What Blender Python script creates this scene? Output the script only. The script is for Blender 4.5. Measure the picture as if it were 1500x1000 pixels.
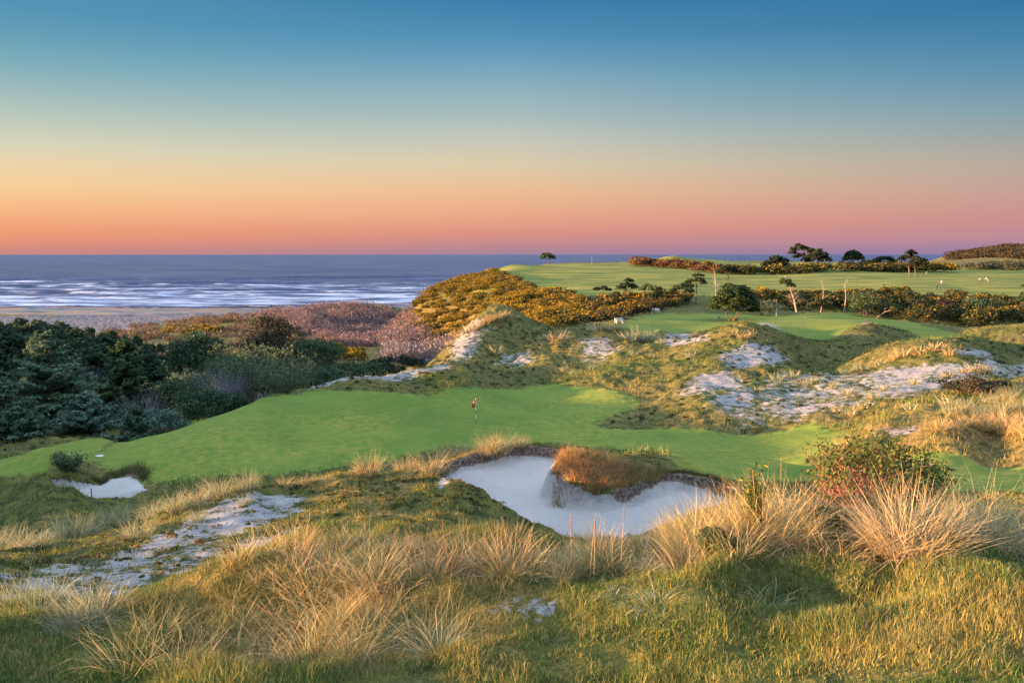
import bpy, math, random
import numpy as np
from math import radians, pi

for _o in list(bpy.data.objects):
    bpy.data.objects.remove(_o)
SC = bpy.context.scene
COL = SC.collection
RNG = np.random.default_rng(11)
random.seed(5)

# ------------------------------------------------------------------ camera
F = 1500 * 28.0 / 36.0
PITCH = math.atan(127.5 / F)
CP, SP = math.cos(PITCH), math.sin(PITCH)
cam_d = bpy.data.cameras.new("camera")
cam_d.lens = 28.0
cam_d.sensor_width = 36.0
cam_d.clip_start = 0.1
cam_d.clip_end = 120000
cam = bpy.data.objects.new("camera", cam_d)
cam.location = (0, 0, 0)
cam.rotation_euler = (pi / 2 - PITCH, 0, 0)
COL.objects.link(cam)
SC.camera = cam

# ------------------------------------------------------------------ exposure, sky, sun
EXPO = 2.25
GAIN = 2.0 ** EXPO
SC.view_settings.view_transform = 'Standard'
SC.view_settings.look = 'None'
SC.view_settings.exposure = EXPO
SC.view_settings.gamma = 1.0
SUN_DIR = np.array([-1.0, -0.18, 0.088])
SUN_DIR /= np.linalg.norm(SUN_DIR)
SUN_EL = math.asin(SUN_DIR[2])


def lin(c):
    return tuple(((v / 255) / 12.92 if v / 255 <= 0.04045 else ((v / 255 + 0.055) / 1.055) ** 2.4) for v in c)


class NT:
    """small helper to write node trees"""
    def __init__(self, tree):
        self.t = tree
        tree.nodes.clear()

    def n(self, typ, **kw):
        nd = self.t.nodes.new(typ)
        for k, v in kw.items():
            setattr(nd, k, v)
        return nd

    def link(self, a, b):
        self.t.links.new(a, b)

    def put(self, sock, v):
        if isinstance(v, bpy.types.NodeSocket):
            self.link(v, sock)
        elif v is not None:
            if isinstance(v, tuple) and len(v) == 3 and sock.type == 'RGBA':
                v = v + (1.0,)
            sock.default_value = v

    def math(self, op, a, b=None, c=None, clamp=False):
        nd = self.n('ShaderNodeMath', operation=op, use_clamp=clamp)
        for i, v in enumerate((a, b, c)):
            self.put(nd.inputs[i], v)
        return nd.outputs[0]

    def mix(self, fac, a, b, blend='MIX'):
        nd = self.n('ShaderNodeMix', data_type='RGBA', blend_type=blend)
        self.put(nd.inputs['Factor'], fac)
        self.put(nd.inputs['A'], None)
        self.put(nd.inputs[6], a)
        self.put(nd.inputs[7], b)
        return nd.outputs[2]

    def step(self, v, lo, hi):
        nd = self.n('ShaderNodeMapRange', interpolation_type='SMOOTHSTEP')
        self.put(nd.inputs[0], v)
        nd.inputs[1].default_value = lo
        nd.inputs[2].default_value = hi
        return nd.outputs[0]

    def noise(self, vec, scale, detail=4, rough=0.55, dist=0.0):
        nd = self.n('ShaderNodeTexNoise')
        self.put(nd.inputs['Vector'], vec)
        nd.inputs['Scale'].default_value = scale
        nd.inputs['Detail'].default_value = detail
        nd.inputs['Roughness'].default_value = rough
        nd.inputs['Distortion'].default_value = dist
        return nd.outputs['Fac']

    def scalev(self, vec, s):
        nd = self.n('ShaderNodeVectorMath', operation='MULTIPLY')
        self.put(nd.inputs[0], vec)
        nd.inputs[1].default_value = s
        return nd.outputs[0]

    def ramp(self, fac, stops, interp='LINEAR'):
        nd = self.n('ShaderNodeValToRGB')
        r = nd.color_ramp
        r.interpolation = interp
        while len(r.elements) < len(stops):
            r.elements.new(0.5)
        for e, (p, c) in zip(r.elements, stops):
            e.position = p
            e.color = tuple(c) + (1.0,)
        self.put(nd.inputs[0], fac)
        return nd.outputs[0]


world = bpy.data.worlds.new("World")
SC.world = world
world.use_nodes = True
T = NT(world.node_tree)
tc = T.n('ShaderNodeTexCoord')
sx = T.n('ShaderNodeSeparateXYZ')
T.link(tc.outputs['Generated'], sx.inputs[0])
zz = T.math('MAXIMUM', sx.outputs[2], 0.0)
SKY_L = [(0.0018, (204, 136, 130)), (0.0146, (232, 150, 118)), (0.0253, (242, 160, 118)), (0.0515, (250, 190, 139)), (0.0726, (247, 208, 154)), (0.0935, (237, 213, 170)), (0.1176, (214, 213, 186)), (0.1448, (184, 200, 188)), (0.1682, (158, 188, 188)), (0.1945, (126, 174, 187)), (0.2203, (102, 160, 183)), (0.2485, (84, 148, 180)), (0.36, (77, 136, 165))]
SKY_C = [(0.0013, (166, 134, 156)), (0.0148, (200, 140, 140)), (0.0274, (220, 148, 132)), (0.0459, (233, 167, 137)), (0.0775, (236, 190, 148)), (0.1078, (222, 204, 170)), (0.1384, (198, 200, 186)), (0.1676, (168, 189, 188)), (0.197, (143, 179, 190)), (0.2249, (114, 163, 189)), (0.252, (86, 146, 182)), (0.2883, (62, 128, 172)), (0.36, (57, 117, 158))]
SKY_R = [(0.0025, (150, 126, 164)), (0.0161, (186, 140, 154)), (0.0374, (202, 145, 141)), (0.0656, (197, 160, 148)), (0.0935, (182, 169, 157)), (0.1211, (155, 165, 163)), (0.1482, (127, 160, 172)), (0.1814, (96, 146, 173)), (0.2139, (70, 132, 170)), (0.2485, (52, 118, 161)), (0.36, (47, 108, 148))]
rl, rc, rr = [T.ramp(zz, [(p, lin(c)) for p, c in S]) for S in (SKY_L, SKY_C, SKY_R)]
az = T.math('ARCTAN2', sx.outputs[0], sx.outputs[1])
azl = T.n('ShaderNodeMapRange'); T.link(az, azl.inputs[0]); azl.inputs[1].default_value = radians(-34); azl.inputs[2].default_value = 0.0
azr = T.n('ShaderNodeMapRange'); T.link(az, azr.inputs[0]); azr.inputs[1].default_value = 0.0; azr.inputs[2].default_value = radians(34)
grad = T.mix(azr.outputs[0], T.mix(azl.outputs[0], rl, rc), rr)
nis = T.n('ShaderNodeTexSky', sky_type='NISHITA', sun_disc=False)
nis.sun_elevation = SUN_EL
nis.sun_rotation = math.atan2(SUN_DIR[0], SUN_DIR[1])
nis.altitude = 30
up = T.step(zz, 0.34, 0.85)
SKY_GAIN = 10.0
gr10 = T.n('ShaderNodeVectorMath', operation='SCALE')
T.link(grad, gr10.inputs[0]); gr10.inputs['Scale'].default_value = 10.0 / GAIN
# the high dome: model sky plus an added cool glow that lights the ground
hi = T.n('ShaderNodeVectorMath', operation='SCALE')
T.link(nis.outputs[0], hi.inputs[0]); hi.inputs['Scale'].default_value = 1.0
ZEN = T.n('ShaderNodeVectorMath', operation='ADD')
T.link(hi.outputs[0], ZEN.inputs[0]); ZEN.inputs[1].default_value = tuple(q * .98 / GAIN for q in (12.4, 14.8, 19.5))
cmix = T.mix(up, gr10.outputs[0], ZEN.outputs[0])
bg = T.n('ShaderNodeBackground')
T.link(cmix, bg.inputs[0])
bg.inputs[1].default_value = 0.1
wo = T.n('ShaderNodeOutputWorld')
T.link(bg.outputs[0], wo.inputs[0])

sun_d = bpy.data.lights.new("sun", 'SUN')
sun_d.energy = 5.0
sun_d.angle = radians(0.6)
sun_d.color = (1.0, 0.55, 0.25)
sun = bpy.data.objects.new("sun", sun_d)
from mathutils import Vector
sun.rotation_euler = Vector(tuple(SUN_DIR)).to_track_quat('Z', 'Y').to_euler()
sun.location = (-60, -30, 60)
COL.objects.link(sun)


# ------------------------------------------------------------------ helpers
def tag(o, label=None, cat=None, group=None, kind=None):
    if label: o['label'] = label
    if cat: o['category'] = cat
    if group: o['group'] = group
    if kind: o['kind'] = kind
    return o


def empty(name, loc, rz=0.0):
    o = bpy.data.objects.new(name, None)
    o.empty_display_size = 0.3
    o.location = loc
    o.rotation_euler = (0, 0, rz)
    COL.objects.link(o)
    return o


def mesh_np(name, V, Q, cols=None, mat=None, parent=None, smooth=False, link=True, attrs=None):
    V = np.asarray(V, dtype=np.float32).reshape(-1, 3)
    Q = np.asarray(Q, dtype=np.int32)
    k = Q.shape[1]
    me = bpy.data.meshes.new(name)
    me.vertices.add(len(V)); me.vertices.foreach_set('co', V.ravel())
    me.loops.add(Q.size); me.loops.foreach_set('vertex_index', Q.ravel())
    me.polygons.add(len(Q))
    me.polygons.foreach_set('loop_start', np.arange(0, Q.size, k, dtype=np.int32))
    me.polygons.foreach_set('loop_total', np.full(len(Q), k, dtype=np.int32))
    me.polygons.foreach_set('use_smooth', np.full(len(Q), smooth, dtype=bool))
    me.update(calc_edges=True)
    A = dict(attrs or {})
    if cols is not None: A['col'] = cols
    for nm, c in A.items():
        c = np.asarray(c, dtype=np.float32)
        if c.shape[1] == 3:
            c = np.concatenate([c, np.ones((len(c), 1), np.float32)], 1)
        at = me.color_attributes.new(nm, 'FLOAT_COLOR', 'POINT')
        at.data.foreach_set('color', c.ravel())
    if mat: me.materials.append(mat)
    if not link: return me
    return obj_of(name, me, parent)


def obj_of(name, me, parent=None, loc=None, rz=0.0, s=1.0):
    o = bpy.data.objects.new(name, me)
    COL.objects.link(o)
    if parent: o.parent = parent
    if loc is not None:
        o.location = loc
        o.rotation_euler = (0, 0, rz)
        o.scale = (s, s, s) if not isinstance(s, tuple) else s
    return o


def ray(u, v):
    xc, yc = (u - 750) / F, -(v - 500) / F
    y = CP + yc * SP
    z = yc * CP - SP
    return xc / y, z / y


def P(u, v, d):
    a, m = ray(u, v)
    return a * d, d, m * d


def P_z(u, v, z):
    a, m = ray(u, v)
    d = z / m
    return a * d, d


def hash2(ix, iy, seed):
    h = (ix.astype(np.int64) * 374761393 + iy.astype(np.int64) * 668265263 + seed * 1442695041) & 0xFFFFFFFF
    h = ((h ^ (h >> 13)) * 1274126177) & 0xFFFFFFFF
    h = (h ^ (h >> 16)) & 0xFFFFFF
    return h.astype(np.float32) / 0xFFFFFF


def vnoise(x, y, seed=0):
    x = np.asarray(x, np.float64); y = np.asarray(y, np.float64)
    ix, iy = np.floor(x), np.floor(y)
    fx, fy = (x - ix), (y - iy)
    fx = fx * fx * fx * (fx * (fx * 6 - 15) + 10); fy = fy * fy * fy * (fy * (fy * 6 - 15) + 10)
    a = hash2(ix, iy, seed); b = hash2(ix + 1, iy, seed)
    c = hash2(ix, iy + 1, seed); d = hash2(ix + 1, iy + 1, seed)
    return (a * (1 - fx) + b * fx) * (1 - fy) + (c * (1 - fx) + d * fx) * fy


def fbm(x, y, s, octv=4, seed=0):
    t, amp, tot = 0.0, 1.0, 0.0
    for k in range(octv):
        t = t + amp * vnoise(x / s * 2 ** k + 17.3 * k, y / s * 2 ** k - 9.1 * k, seed + k)
        tot += amp; amp *= 0.5
    return t / tot


def sst(x, lo, hi):
    t = np.clip((x - lo) / (hi - lo), 0, 1)
    return t * t * (3 - 2 * t)


# ------------------------------------------------------------------ terrain: surveyed points (u, v, distance)
CTL = [
 # foreground
 (-150,1000,6.6),(0,1000,6.4),(375,1000,6.0),(750,1000,5.6),(1125,1000,5.4),(1500,1000,5.2),(1650,1000,5.2),
 (0,930,8.8),(300,950,7.5),(600,960,7),(900,950,6.8),(1200,930,6.9),(1500,920,6.9),
 (1200,880,8.6),(1350,855,9.3),(1500,850,9.3),(1650,850,9.3),(1000,870,9),(800,880,8.8),(600,890,9),(450,900,9.2),(250,905,10),
 (1350,830,10.5),(1500,828,10.5),(1100,830,10.5),(900,838,10.5),(700,830,11),(550,835,11),(430,850,11),(270,885,11),
 (1100,806,14.5),(1350,770,15),(1500,770,15),(640,757,18.5),(720,782,18.2),(820,815,15.8),(950,822,15.5),(800,812,18.6),(900,818,18.6),(1000,806,18.6),(1060,785,19.2),
 # left sand slope and its crest
 (60,872,12.6),(200,852,13.6),(300,830,14.5),(400,800,15.5),(100,822,15.6),(200,795,17),(300,765,18.6),(400,742,20.5),(440,725,21.8),
 (-100,820,17),(0,808,17.6),(100,790,18.5),(200,768,19.8),(270,738,21.2),(370,715,22.7),(450,704,24.2),(530,696,25.2),(600,685,26.6),(680,670,28),
 (750,658,29.5),(810,660,29.5),(500,770,17.5),(550,740,20.2),(600,715,23.2),
 (860,672,29),(920,682,28),(1000,700,26.5),(1080,722,25),(1130,728,24),
 (950,668,34),(1100,692,32),
 # hollow and mown green
 (1100,680,45),(1150,640,55),(1000,650,52),(900,640,56),(200,702,47),(400,690,48),(550,660,53),(700,622,61),(500,620,60),(600,590,66),(700,575,71),
 (400,600,63),(390,585,66),(300,615,61),(210,640,57.5),(135,667,54.5),(850,600,66),(900,620,61),
 # left fairway, left bunker mound
 (0,685,52),(50,668,58),(120,652,62),(0,662,62),(-100,660,66),(0,652,70),(150,640,71),
 (90,688,45),(0,730,42),(0,700,44.5),(140,722,44),(150,697,49),(215,715,46),(50,762,38),
 # ridge left of the green, back dunes
 (450,572,73),(520,556,79),(600,540,86),(650,520,95),(690,488,102),(740,460,108),(790,482,106),(740,520,95),(700,545,86),(700,560,78),
 (900,490,104),(870,480,110),(940,487,108),(850,530,90),(950,550,80),(900,570,73),
 (1010,492,98),(1090,480,93),(1150,496,92),(1100,530,80),(1050,560,72),(1000,590,66),(1080,622,60),
 (1210,540,84),(1260,520,95),(1200,512,101),(1200,572,70),(1300,560,69),(1150,600,64),(1250,600,60),(1285,530,78),(1360,506,80),(1420,503,83),
 (1500,540,76),(1400,560,65),(1500,572,60),(1600,540,76),
 # right hummock, yellow fairway
 (1240,650,47),(1285,632,45),(1400,625,44),(1500,600,46),(1600,600,46),(1300,668,42),(1450,665,41),(1400,690,36),(1500,700,33),(1250,692,37),(1150,697,36),
 (1400,722,30),(1500,722,28),
 # upper green
 (950,470,140),(1000,490,119),(920,463,150),(1100,466,148),(1200,462,156),(1300,470,146),(1385,495,118),(1270,480,114),(1200,500,108),(1335,502,112),
 (1430,480,130),(1500,478,118),(1410,502,104),(1480,500,104),(1150,458,172),(1300,462,174),(1450,476,152),(1600,470,150),
 # far plateau
 (1100,430,212),(1300,426,217),(1450,440,198),(1600,440,198),(980,430,205),(900,425,222),(800,415,262),(750,405,300),(900,400,320),(1100,405,312),(1300,400,322),(1480,405,302),
 (800,389,410),(900,385,424),(1000,383,432),(1100,386,430),(1300,388,425),(1450,390,425),(1650,390,425),(735,392,385),(765,390,400),(790,390,370),
 # gorse bluff
 (680,410,300),(640,426,300),(612,446,292),(760,440,222),(700,446,242),(800,460,172),(850,470,152),(780,476,150),(720,472,188),
 # far hills at the right
 (1480,368,640),(1425,374,610),(1395,380,575),(1530,368,650),(1650,380,650),(1350,385,560),(1100,384,500),(1250,386,500),
]
CTZ = [  # (u, distance, height): ground the eye does not reach, or reaches only between plants
 (200,28,-11),(400,33,-11.5),(600,40,-12.2),(0,28,-11),(-150,28,-11),(800,40,-12),(1200,20,-7.0),(1400,22,-7.2),(1550,22,-7.2),
 (200,70,-17.5),(300,76,-17),(390,82,-16.5),(500,92,-17),(600,102,-17.5),(640,115,-19),(720,125,-14),
 (600,250,-27),(500,220,-26.5),(400,300,-28),(200,300,-29),(0,200,-25),(650,200,-25),(300,150,-24),(450,130,-22),(550,140,-23),(640,150,-22),
 (100,110,-20.5),(300,105,-19.5),(0,90,-18.5),(450,105,-19),(-200,90,-18),(-200,200,-24),(-200,400,-33),
 (500,405,-28.5),(560,430,-28),(400,400,-30.5),(250,390,-32),(0,400,-33.3),(0,440,-34.6),(150,430,-34.4),(0,500,-36.6),(300,505,-36.6),(300,460,-34.6),
 (470,470,-33),(560,500,-34),(540,540,-36.4),(620,600,-38),(0,700,-43),(300,700,-43),(700,720,-44),(650,420,-31),(590,290,-26.5),(600,325,-28.5),(630,345,-30),(636,250,-25.5),(678,214,-25),(712,183,-24),(700,160,-22),(738,140,-20),(765,128,-16),(675,400,-26),(700,460,-28),
 (770,450,-8),(760,500,-14),(850,520,-11),(950,520,-9),(900,620,-34),(1150,560,-12),(1150,680,-34),(1400,760,-10),(1650,760,-6),(-200,520,-37),(-200,720,-43),
 (-400,6,-6),(-400,20,-9.5),(-400,45,-13),(-400,90,-17),(1900,6,-2.4),(1900,40,-7),(1900,100,-9),
 (750,3.2,-2.85),(200,3.2,-2.95),(1300,3.2,-2.75),(750,1.6,-2.7),(-300,1.6,-3.2),(1800,1.6,-2.2),
]
pa, ps, pz = [], [], []
for u, v, d in CTL:
    if d < 12.1: d = 5.6 + (d - 5.6) * .5 - (.0011 * max(u - 900, 0))
    x, y, z = P(u, v, d)
    pa.append(x / y); ps.append(math.log(y)); pz.append(z)
for u, d, z in CTZ:
    a = (u - 750) / F * 1.02
    pa.append(a); ps.append(math.log(d)); pz.append(z)
KA = 2.6
cx = np.array(pa) * KA; cy = np.array(ps); cz = np.array(pz)


def tk(r2):
    return 0.5 * r2 * np.log(r2 + 1e-12)


n = len(cx)
Am = np.zeros((n + 3, n + 3))
Am[:n, :n] = tk((cx[:, None] - cx) ** 2 + (cy[:, None] - cy) ** 2) + np.eye(n) * 2e-4
Am[:n, n:] = np.stack([np.ones(n), cx, cy], 1)
Am[n:, :n] = Am[:n, n:].T
wt = np.linalg.solve(Am, np.concatenate([cz, np.zeros(3)]))


def tps(a, s):
    a = np.clip(a, -1.05, 1.05) * KA
    out = np.empty(a.shape)
    af, sf, of = a.ravel(), s.ravel(), out.ravel()
    for i in range(0, af.size, 60000):
        x = af[i:i + 60000]; y = sf[i:i + 60000]
        of[i:i + 60000] = tk((x[:, None] - cx) ** 2 + (y[:, None] - cy) ** 2) @ wt[:n] + wt[n] + wt[n + 1] * x + wt[n + 2] * y
    return of.reshape(a.shape)


# grid: columns spread by bearing, rows by distance
ga = np.concatenate([-np.geomspace(9, 0.72, 70)[:-1], np.linspace(-0.72, 0.72, 1100), np.geomspace(0.72, 5, 50)[1:]])
gy = np.concatenate([np.geomspace(1.6, 4.2, 30)[:-1], np.geomspace(4.2, 18, 190)[:-1], np.linspace(18, 33, 190)[:-1], np.geomspace(33, 120, 300)[:-1], np.geomspace(120, 760, 260)])
gs = np.log(gy)
NA, NY = len(ga), len(gy)
# coarse solve, then cubic resampling
ca = np.linspace(-1.05, 1.05, 260); cs = np.linspace(gs[0], gs[-1], 320)
CZg = tps(*np.meshgrid(ca, cs))


def cubic_rows(G, src, dst):
    h = src[1] - src[0]
    t = np.clip((dst - src[0]) / h, 0, len(src) - 1.0001)
    i = np.floor(t).astype(int); f = (t - i)[:, None]
    g = lambda k: G[np.clip(i + k, 0, len(src) - 1)]
    p0, p1, p2, p3 = g(-1), g(0), g(1), g(2)
    return p1 + 0.5 * f * (p2 - p0 + f * (2 * p0 - 5 * p1 + 4 * p2 - p3 + f * (3 * (p1 - p2) + p3 - p0)))


Z0 = cubic_rows(CZg, cs, gs)
Z0 = cubic_rows(Z0.T.copy(), ca, np.clip(ga, -1.05, 1.05)).T.copy()
GX = ga[None, :] * gy[:, None]
GY = np.repeat(gy[:, None], NA, 1)


def column(Z, a):
    t = np.interp(a, ga, np.arange(NA)); i = min(int(t), NA - 2); f = t - i
    return Z[:, i] * (1 - f) + Z[:, i + 1] * f


def hit(u, v, Z=None):
    """first ground point under the pixel's sight line"""
    Z = GZ if Z is None else Z
    a, m = ray(u, v)
    g = column(Z, a) - m * gy
    k = np.nonzero((g[:-1] < 0) & (g[1:] >= 0))[0]
    if len(k) == 0:
        return None
    k = k[0]
    f = g[k] / (g[k] - g[k + 1])
    y = gy[k] + f * (gy[k + 1] - gy[k])
    return a * y, y, m * y


def gz(x, y, G=None):
    G = GZ if G is None else G
    x = np.asarray(x, float); y = np.asarray(y, float)
    tr = np.interp(y, gy, np.arange(NY)); ta = np.interp(x / np.maximum(y, 1e-3), ga, np.arange(NA))
    i = np.clip(tr.astype(int), 0, NY - 2); j = np.clip(ta.astype(int), 0, NA - 2)
    f = tr - i; g = ta - j
    return (G[i, j] * (1 - g) + G[i, j + 1] * g) * (1 - f) + (G[i + 1, j] * (1 - g) + G[i + 1, j + 1] * g) * f


def poly_sd(poly, X, Y, pad=3.0):
    """signed distance to a polygon (inside positive), clipped to -pad outside its box"""
    poly = np.asarray(poly, float)
    out = np.full(X.shape, -pad)
    bx = (X > poly[:, 0].min() - pad) & (X < poly[:, 0].max() + pad) & (Y > poly[:, 1].min() - pad) & (Y < poly[:, 1].max() + pad)
    x, y = X[bx], Y[bx]
    if x.size == 0: return out
    d2 = np.full(x.shape, 1e9); ins = np.zeros(x.shape, bool)
    for k in range(len(poly)):
        x0, y0 = poly[k]; x1, y1 = poly[(k + 1) % len(poly)]
        ex, ey = x1 - x0, y1 - y0
        t = np.clip(((x - x0) * ex + (y - y0) * ey) / (ex * ex + ey * ey + 1e-9), 0, 1)
        d2 = np.minimum(d2, (x - x0 - t * ex) ** 2 + (y - y0 - t * ey) ** 2)
        c = (y0 > y) != (y1 > y)
        with np.errstate(divide='ignore', invalid='ignore'):
            ins ^= c & (x < (x1 - x0) * (y - y0) / (y1 - y0 + 1e-12) + x0)
    d = np.sqrt(d2)
    out[bx] = np.maximum(np.where(ins, d, -d), -pad)
    return out


# bunkers: floor outlines on their own level
BUNK = [P_z(u, v, -8.05) for u, v in [(640,722),(655,700),(690,684),(735,674),(780,671),(822,677),(838,690),(818,712),(813,728),(835,741),(880,746),(930,738),
        (962,719),(1000,715),(1040,722),(1078,738),(1088,752),(1062,774),(1000,792),(940,806),(860,812),(780,806),(715,785),(668,762),(645,745)]]
BUNK2 = [P_z(u, v, -13.55) for u, v in [(74,722),(98,716),(145,708),(152,697),(190,696),(206,704),(220,712),(192,721),(140,729),(80,734)]]

rough = fbm(GX, GY, 9.0, 4, 3)
small = fbm(GX, GY, 1.1, 3, 21)


def outline(px, Z=None):
    o = []
    for u, v in px:
        h = hit(u, v, Z0)
        if h: o.append((h[0], h[1]))
    return o


def area(px, soft, pad=None):
    """0..1 cover of an outlined patch, soft edge in metres"""
    return sst(poly_sd(outline(px), GX, GY, max(soft * 1.2, .5)), -soft, soft)


wob = (fbm(GX, GY, 5.0, 3, 40) - .5)
green = area([(118,672),(160,652),(210,634),(300,607),(390,584),(470,572),(560,574),(630,580),(700,566),(800,563),(880,566),(932,578),(938,590),(900,606),(878,618),(930,629),(1080,635),
              (1190,620),(1238,628),(1228,655),(1180,676),(1240,690),(1180,700),(1100,696),(1040,690),(1000,680),(950,664),(880,655),(800,648),(740,650),(640,660),(560,676),(450,692),(300,702),(232,708),(160,690)], 2.0)
lfair = area([(-150,676),(0,672),(60,656),(150,641),(196,640),(150,656),(118,672),(70,690),(0,700),(-150,700)], .8)
fore_fair = area([(930,664),(1000,680),(1080,692),(1150,698),(1250,688),(1300,674),(1420,672),(1600,668),(1600,722),(1380,722),(1180,706),(1100,706),(1000,694)], 1.1)
ugreen = area([(880,480),(925,466),(960,459),(1100,461),(1250,458),(1330,470),(1420,490),(1385,506),(1300,503),(1200,497),(1150,488),(1040,484),(950,492)], 2.5)
plateau = sst(GY, 185, 215) * sst(Z0, -15.5, -13.2) * sst(560 - GY, 0, 60)
plateau = plateau * (1 - sst(GY, 425, 445)) 
mown = np.clip(np.maximum.reduce([green, lfair, fore_fair, ugreen, plateau * .9]), 0, 1)
mown *= 1 - .97 * area([(1215,500),(1240,484),(1280,474),(1330,484),(1372,500),(1300,505)], 2.0)

# cover weights
sand = np.zeros(GX.shape)


def add_sand(px, w, soft):
    global sand
    sand = np.maximum(sand, w * area(px, soft))


add_sand([(262,762),(300,742),(345,728),(440,722),(458,730),(452,746),(415,764),(330,792),(240,815),(170,812),(200,790)], .74, .7)
add_sand([(-100,850),(0,838),(170,808),(330,785),(440,785),(440,805),(380,830),(260,850),(255,885),(150,918),(-100,925)], .56, .8)
add_sand([(300,800),(440,770),(470,800),(380,850),(300,850)], .6, .4)
add_sand([(370,800),(440,782),(440,800),(390,812)], .8, .3)
add_sand([(690,792),(760,775),(815,782),(800,802),(720,812)], .6, .3)
add_sand([(690,882),(760,868),(840,880),(840,905),(760,912),(690,905)], .52, .3)
add_sand([(560,872),(600,862),(640,876),(600,890)], .5, .25)
add_sand([(640,700),(670,682),(690,676),(690,690),(660,706),(640,730)], .75, .25)
add_sand([(650,520),(688,490),(716,487),(722,500),(695,520),(660,528)], .70, 1.6)
add_sand([(712,530),(730,517),(775,517),(800,530),(760,537)], .66, 1.4)
add_sand([(835,512),(860,500),(905,500),(915,515),(870,525),(845,528)], .56, 1.8)
add_sand([(780,498),(830,488),(860,495),(830,508),(790,510)], .5, 1.6)
add_sand([(960,500),(1000,488),(1040,492),(1040,505),(990,505)], .66, 1.2)
add_sand([(1050,520),(1075,508),(1130,508),(1155,525),(1150,545),(1100,545),(1060,540)], .72, 1.8)
add_sand([(985,572),(1020,548),(1070,548),(1100,562),(1100,580),(1060,578),(1000,590)], .70, 1.8)
add_sand([(1030,592),(1100,565),(1150,548),(1250,545),(1320,540),(1380,548),(1350,585),(1260,598),(1160,620),(1080,628),(1045,615)], .60, 2.0)
add_sand([(1300,545),(1400,535),(1500,535),(1600,535),(1600,550),(1420,562),(1330,575)], .64, 1.4)
add_sand([(1380,520),(1420,510),(1470,525),(1440,532)], .66, 1.0)
add_sand([(1265,652),(1280,637),(1340,632),(1360,640),(1310,655)], .55, .6)
add_sand([(400,575),(440,562),(500,555),(560,548),(620,540),(625,548),(520,562),(450,574)], .66, 1.2)
add_sand([(590,545),(640,528),(665,530),(650,545)], .7, 1.2)
add_sand([(365,582),(385,572),(400,574),(392,583)], .8, .8)
add_sand([(1070,480),(1110,470),(1150,478),(1120,484)], .55, 1.5)
# the shape of the unmown ground
rock = 1 - np.maximum.reduce([green, lfair, fore_fair, ugreen, plateau])
rock = rock * sst(GY, 3, 9)
near = 1 - sst(GY, 20, 60)
amp = .36 * near + .95 * sst(GY, 30, 80) * (1 - .4 * sst(GY, 105, 130))
sm_ = 1 - .8 * sst(sand, .2, .6)
Zt = Z0 + rock * ((rough - .5) * amp * 2.0 + sm_ * (small - .5) * (.36 * near + .62 * (1 - near)))
Zt += rock * (fbm(GX, GY, 3.2, 3, 57) - .5) * (.5 + .5 * sm_) * (.30 + .45 * sst(GY, 30, 60)) * (1 - sst(GY, 130, 170))
Zt += sm_ * rock * (fbm(GX, GY, .42, 2, 58) - .5) * .14 * sst(GY, 9, 12) * (1 - sst(GY, 26, 36))
Zt += plateau * ((fbm(GX, GY, 38, 2, 77) - .5) * 1.3)
Zt += (green + ugreen) * (fbm(GX, GY, 8, 2, 55) - .5) * .26
Zt += (1 - sst(GY, 4, 10)) * (fbm(GX, GY, .8, 3, 99) - .5) * .10
Zt += sst(GY, 5, 7) * (1 - sst(GY, 9, 11)) * (fbm(GX, GY, 1.3, 3, 98) - .5) * .62

# bunkers with steep torn lips
sd1 = poly_sd(BUNK, GX, GY, 2.5) + (fbm(GX, GY, .7, 3, 61) - .5) * .42
floor1 = -8.05 - .28 * sst(sd1, .2, 2.5) + (fbm(GX, GY, 1.6, 2, 8) - .5) * .16 + (fbm(GX, GY, .38, 2, 9) - .5) * .05
# the grassy tongue in the bunker and the far lip stand up over the sand
tx, ty = P_z(868, 728, -8.05)
tong = np.exp(-(((GX - tx - .1) / 1.25) ** 2 + ((GY - ty - .95) / 1.15) ** 2)) * (sd1 < .6)
Zt += .42 * tong
lip = sst(sd1, -.9, -.05) * (sd1 < .8)
Zt = np.where(sd1 > -1.0, np.maximum(Zt, np.where(GY > 23.8, -7.55, -9) * lip + Zt * (1 - lip)), Zt)
wT = .26 + .85 * 1.0 * np.exp(-((GX - tx) / 2.1) ** 2 - ((GY - ty - .5) / 1.0) ** 2)
Zt = Zt + (floor1 - Zt) * sst(sd1 / wT, -.1, 1.0)
sd2 = poly_sd(BUNK2, GX, GY, 2.5) + (fbm(GX, GY, .9, 3, 62) - .5) * .5
Zt = Zt + (-13.6 - .2 * sst(sd2, .2, 2) - Zt) * sst(sd2, -.05, .4)
bx_, by_, _ = hit(95, 684, Z0)
Zt += 1.05 * np.exp(-(((GX - bx_ + .9) / 3.0) ** 2 + ((GY - by_ - .3) / 1.7) ** 2)) * (1 - sst(sd2, -.3, .3))

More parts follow.
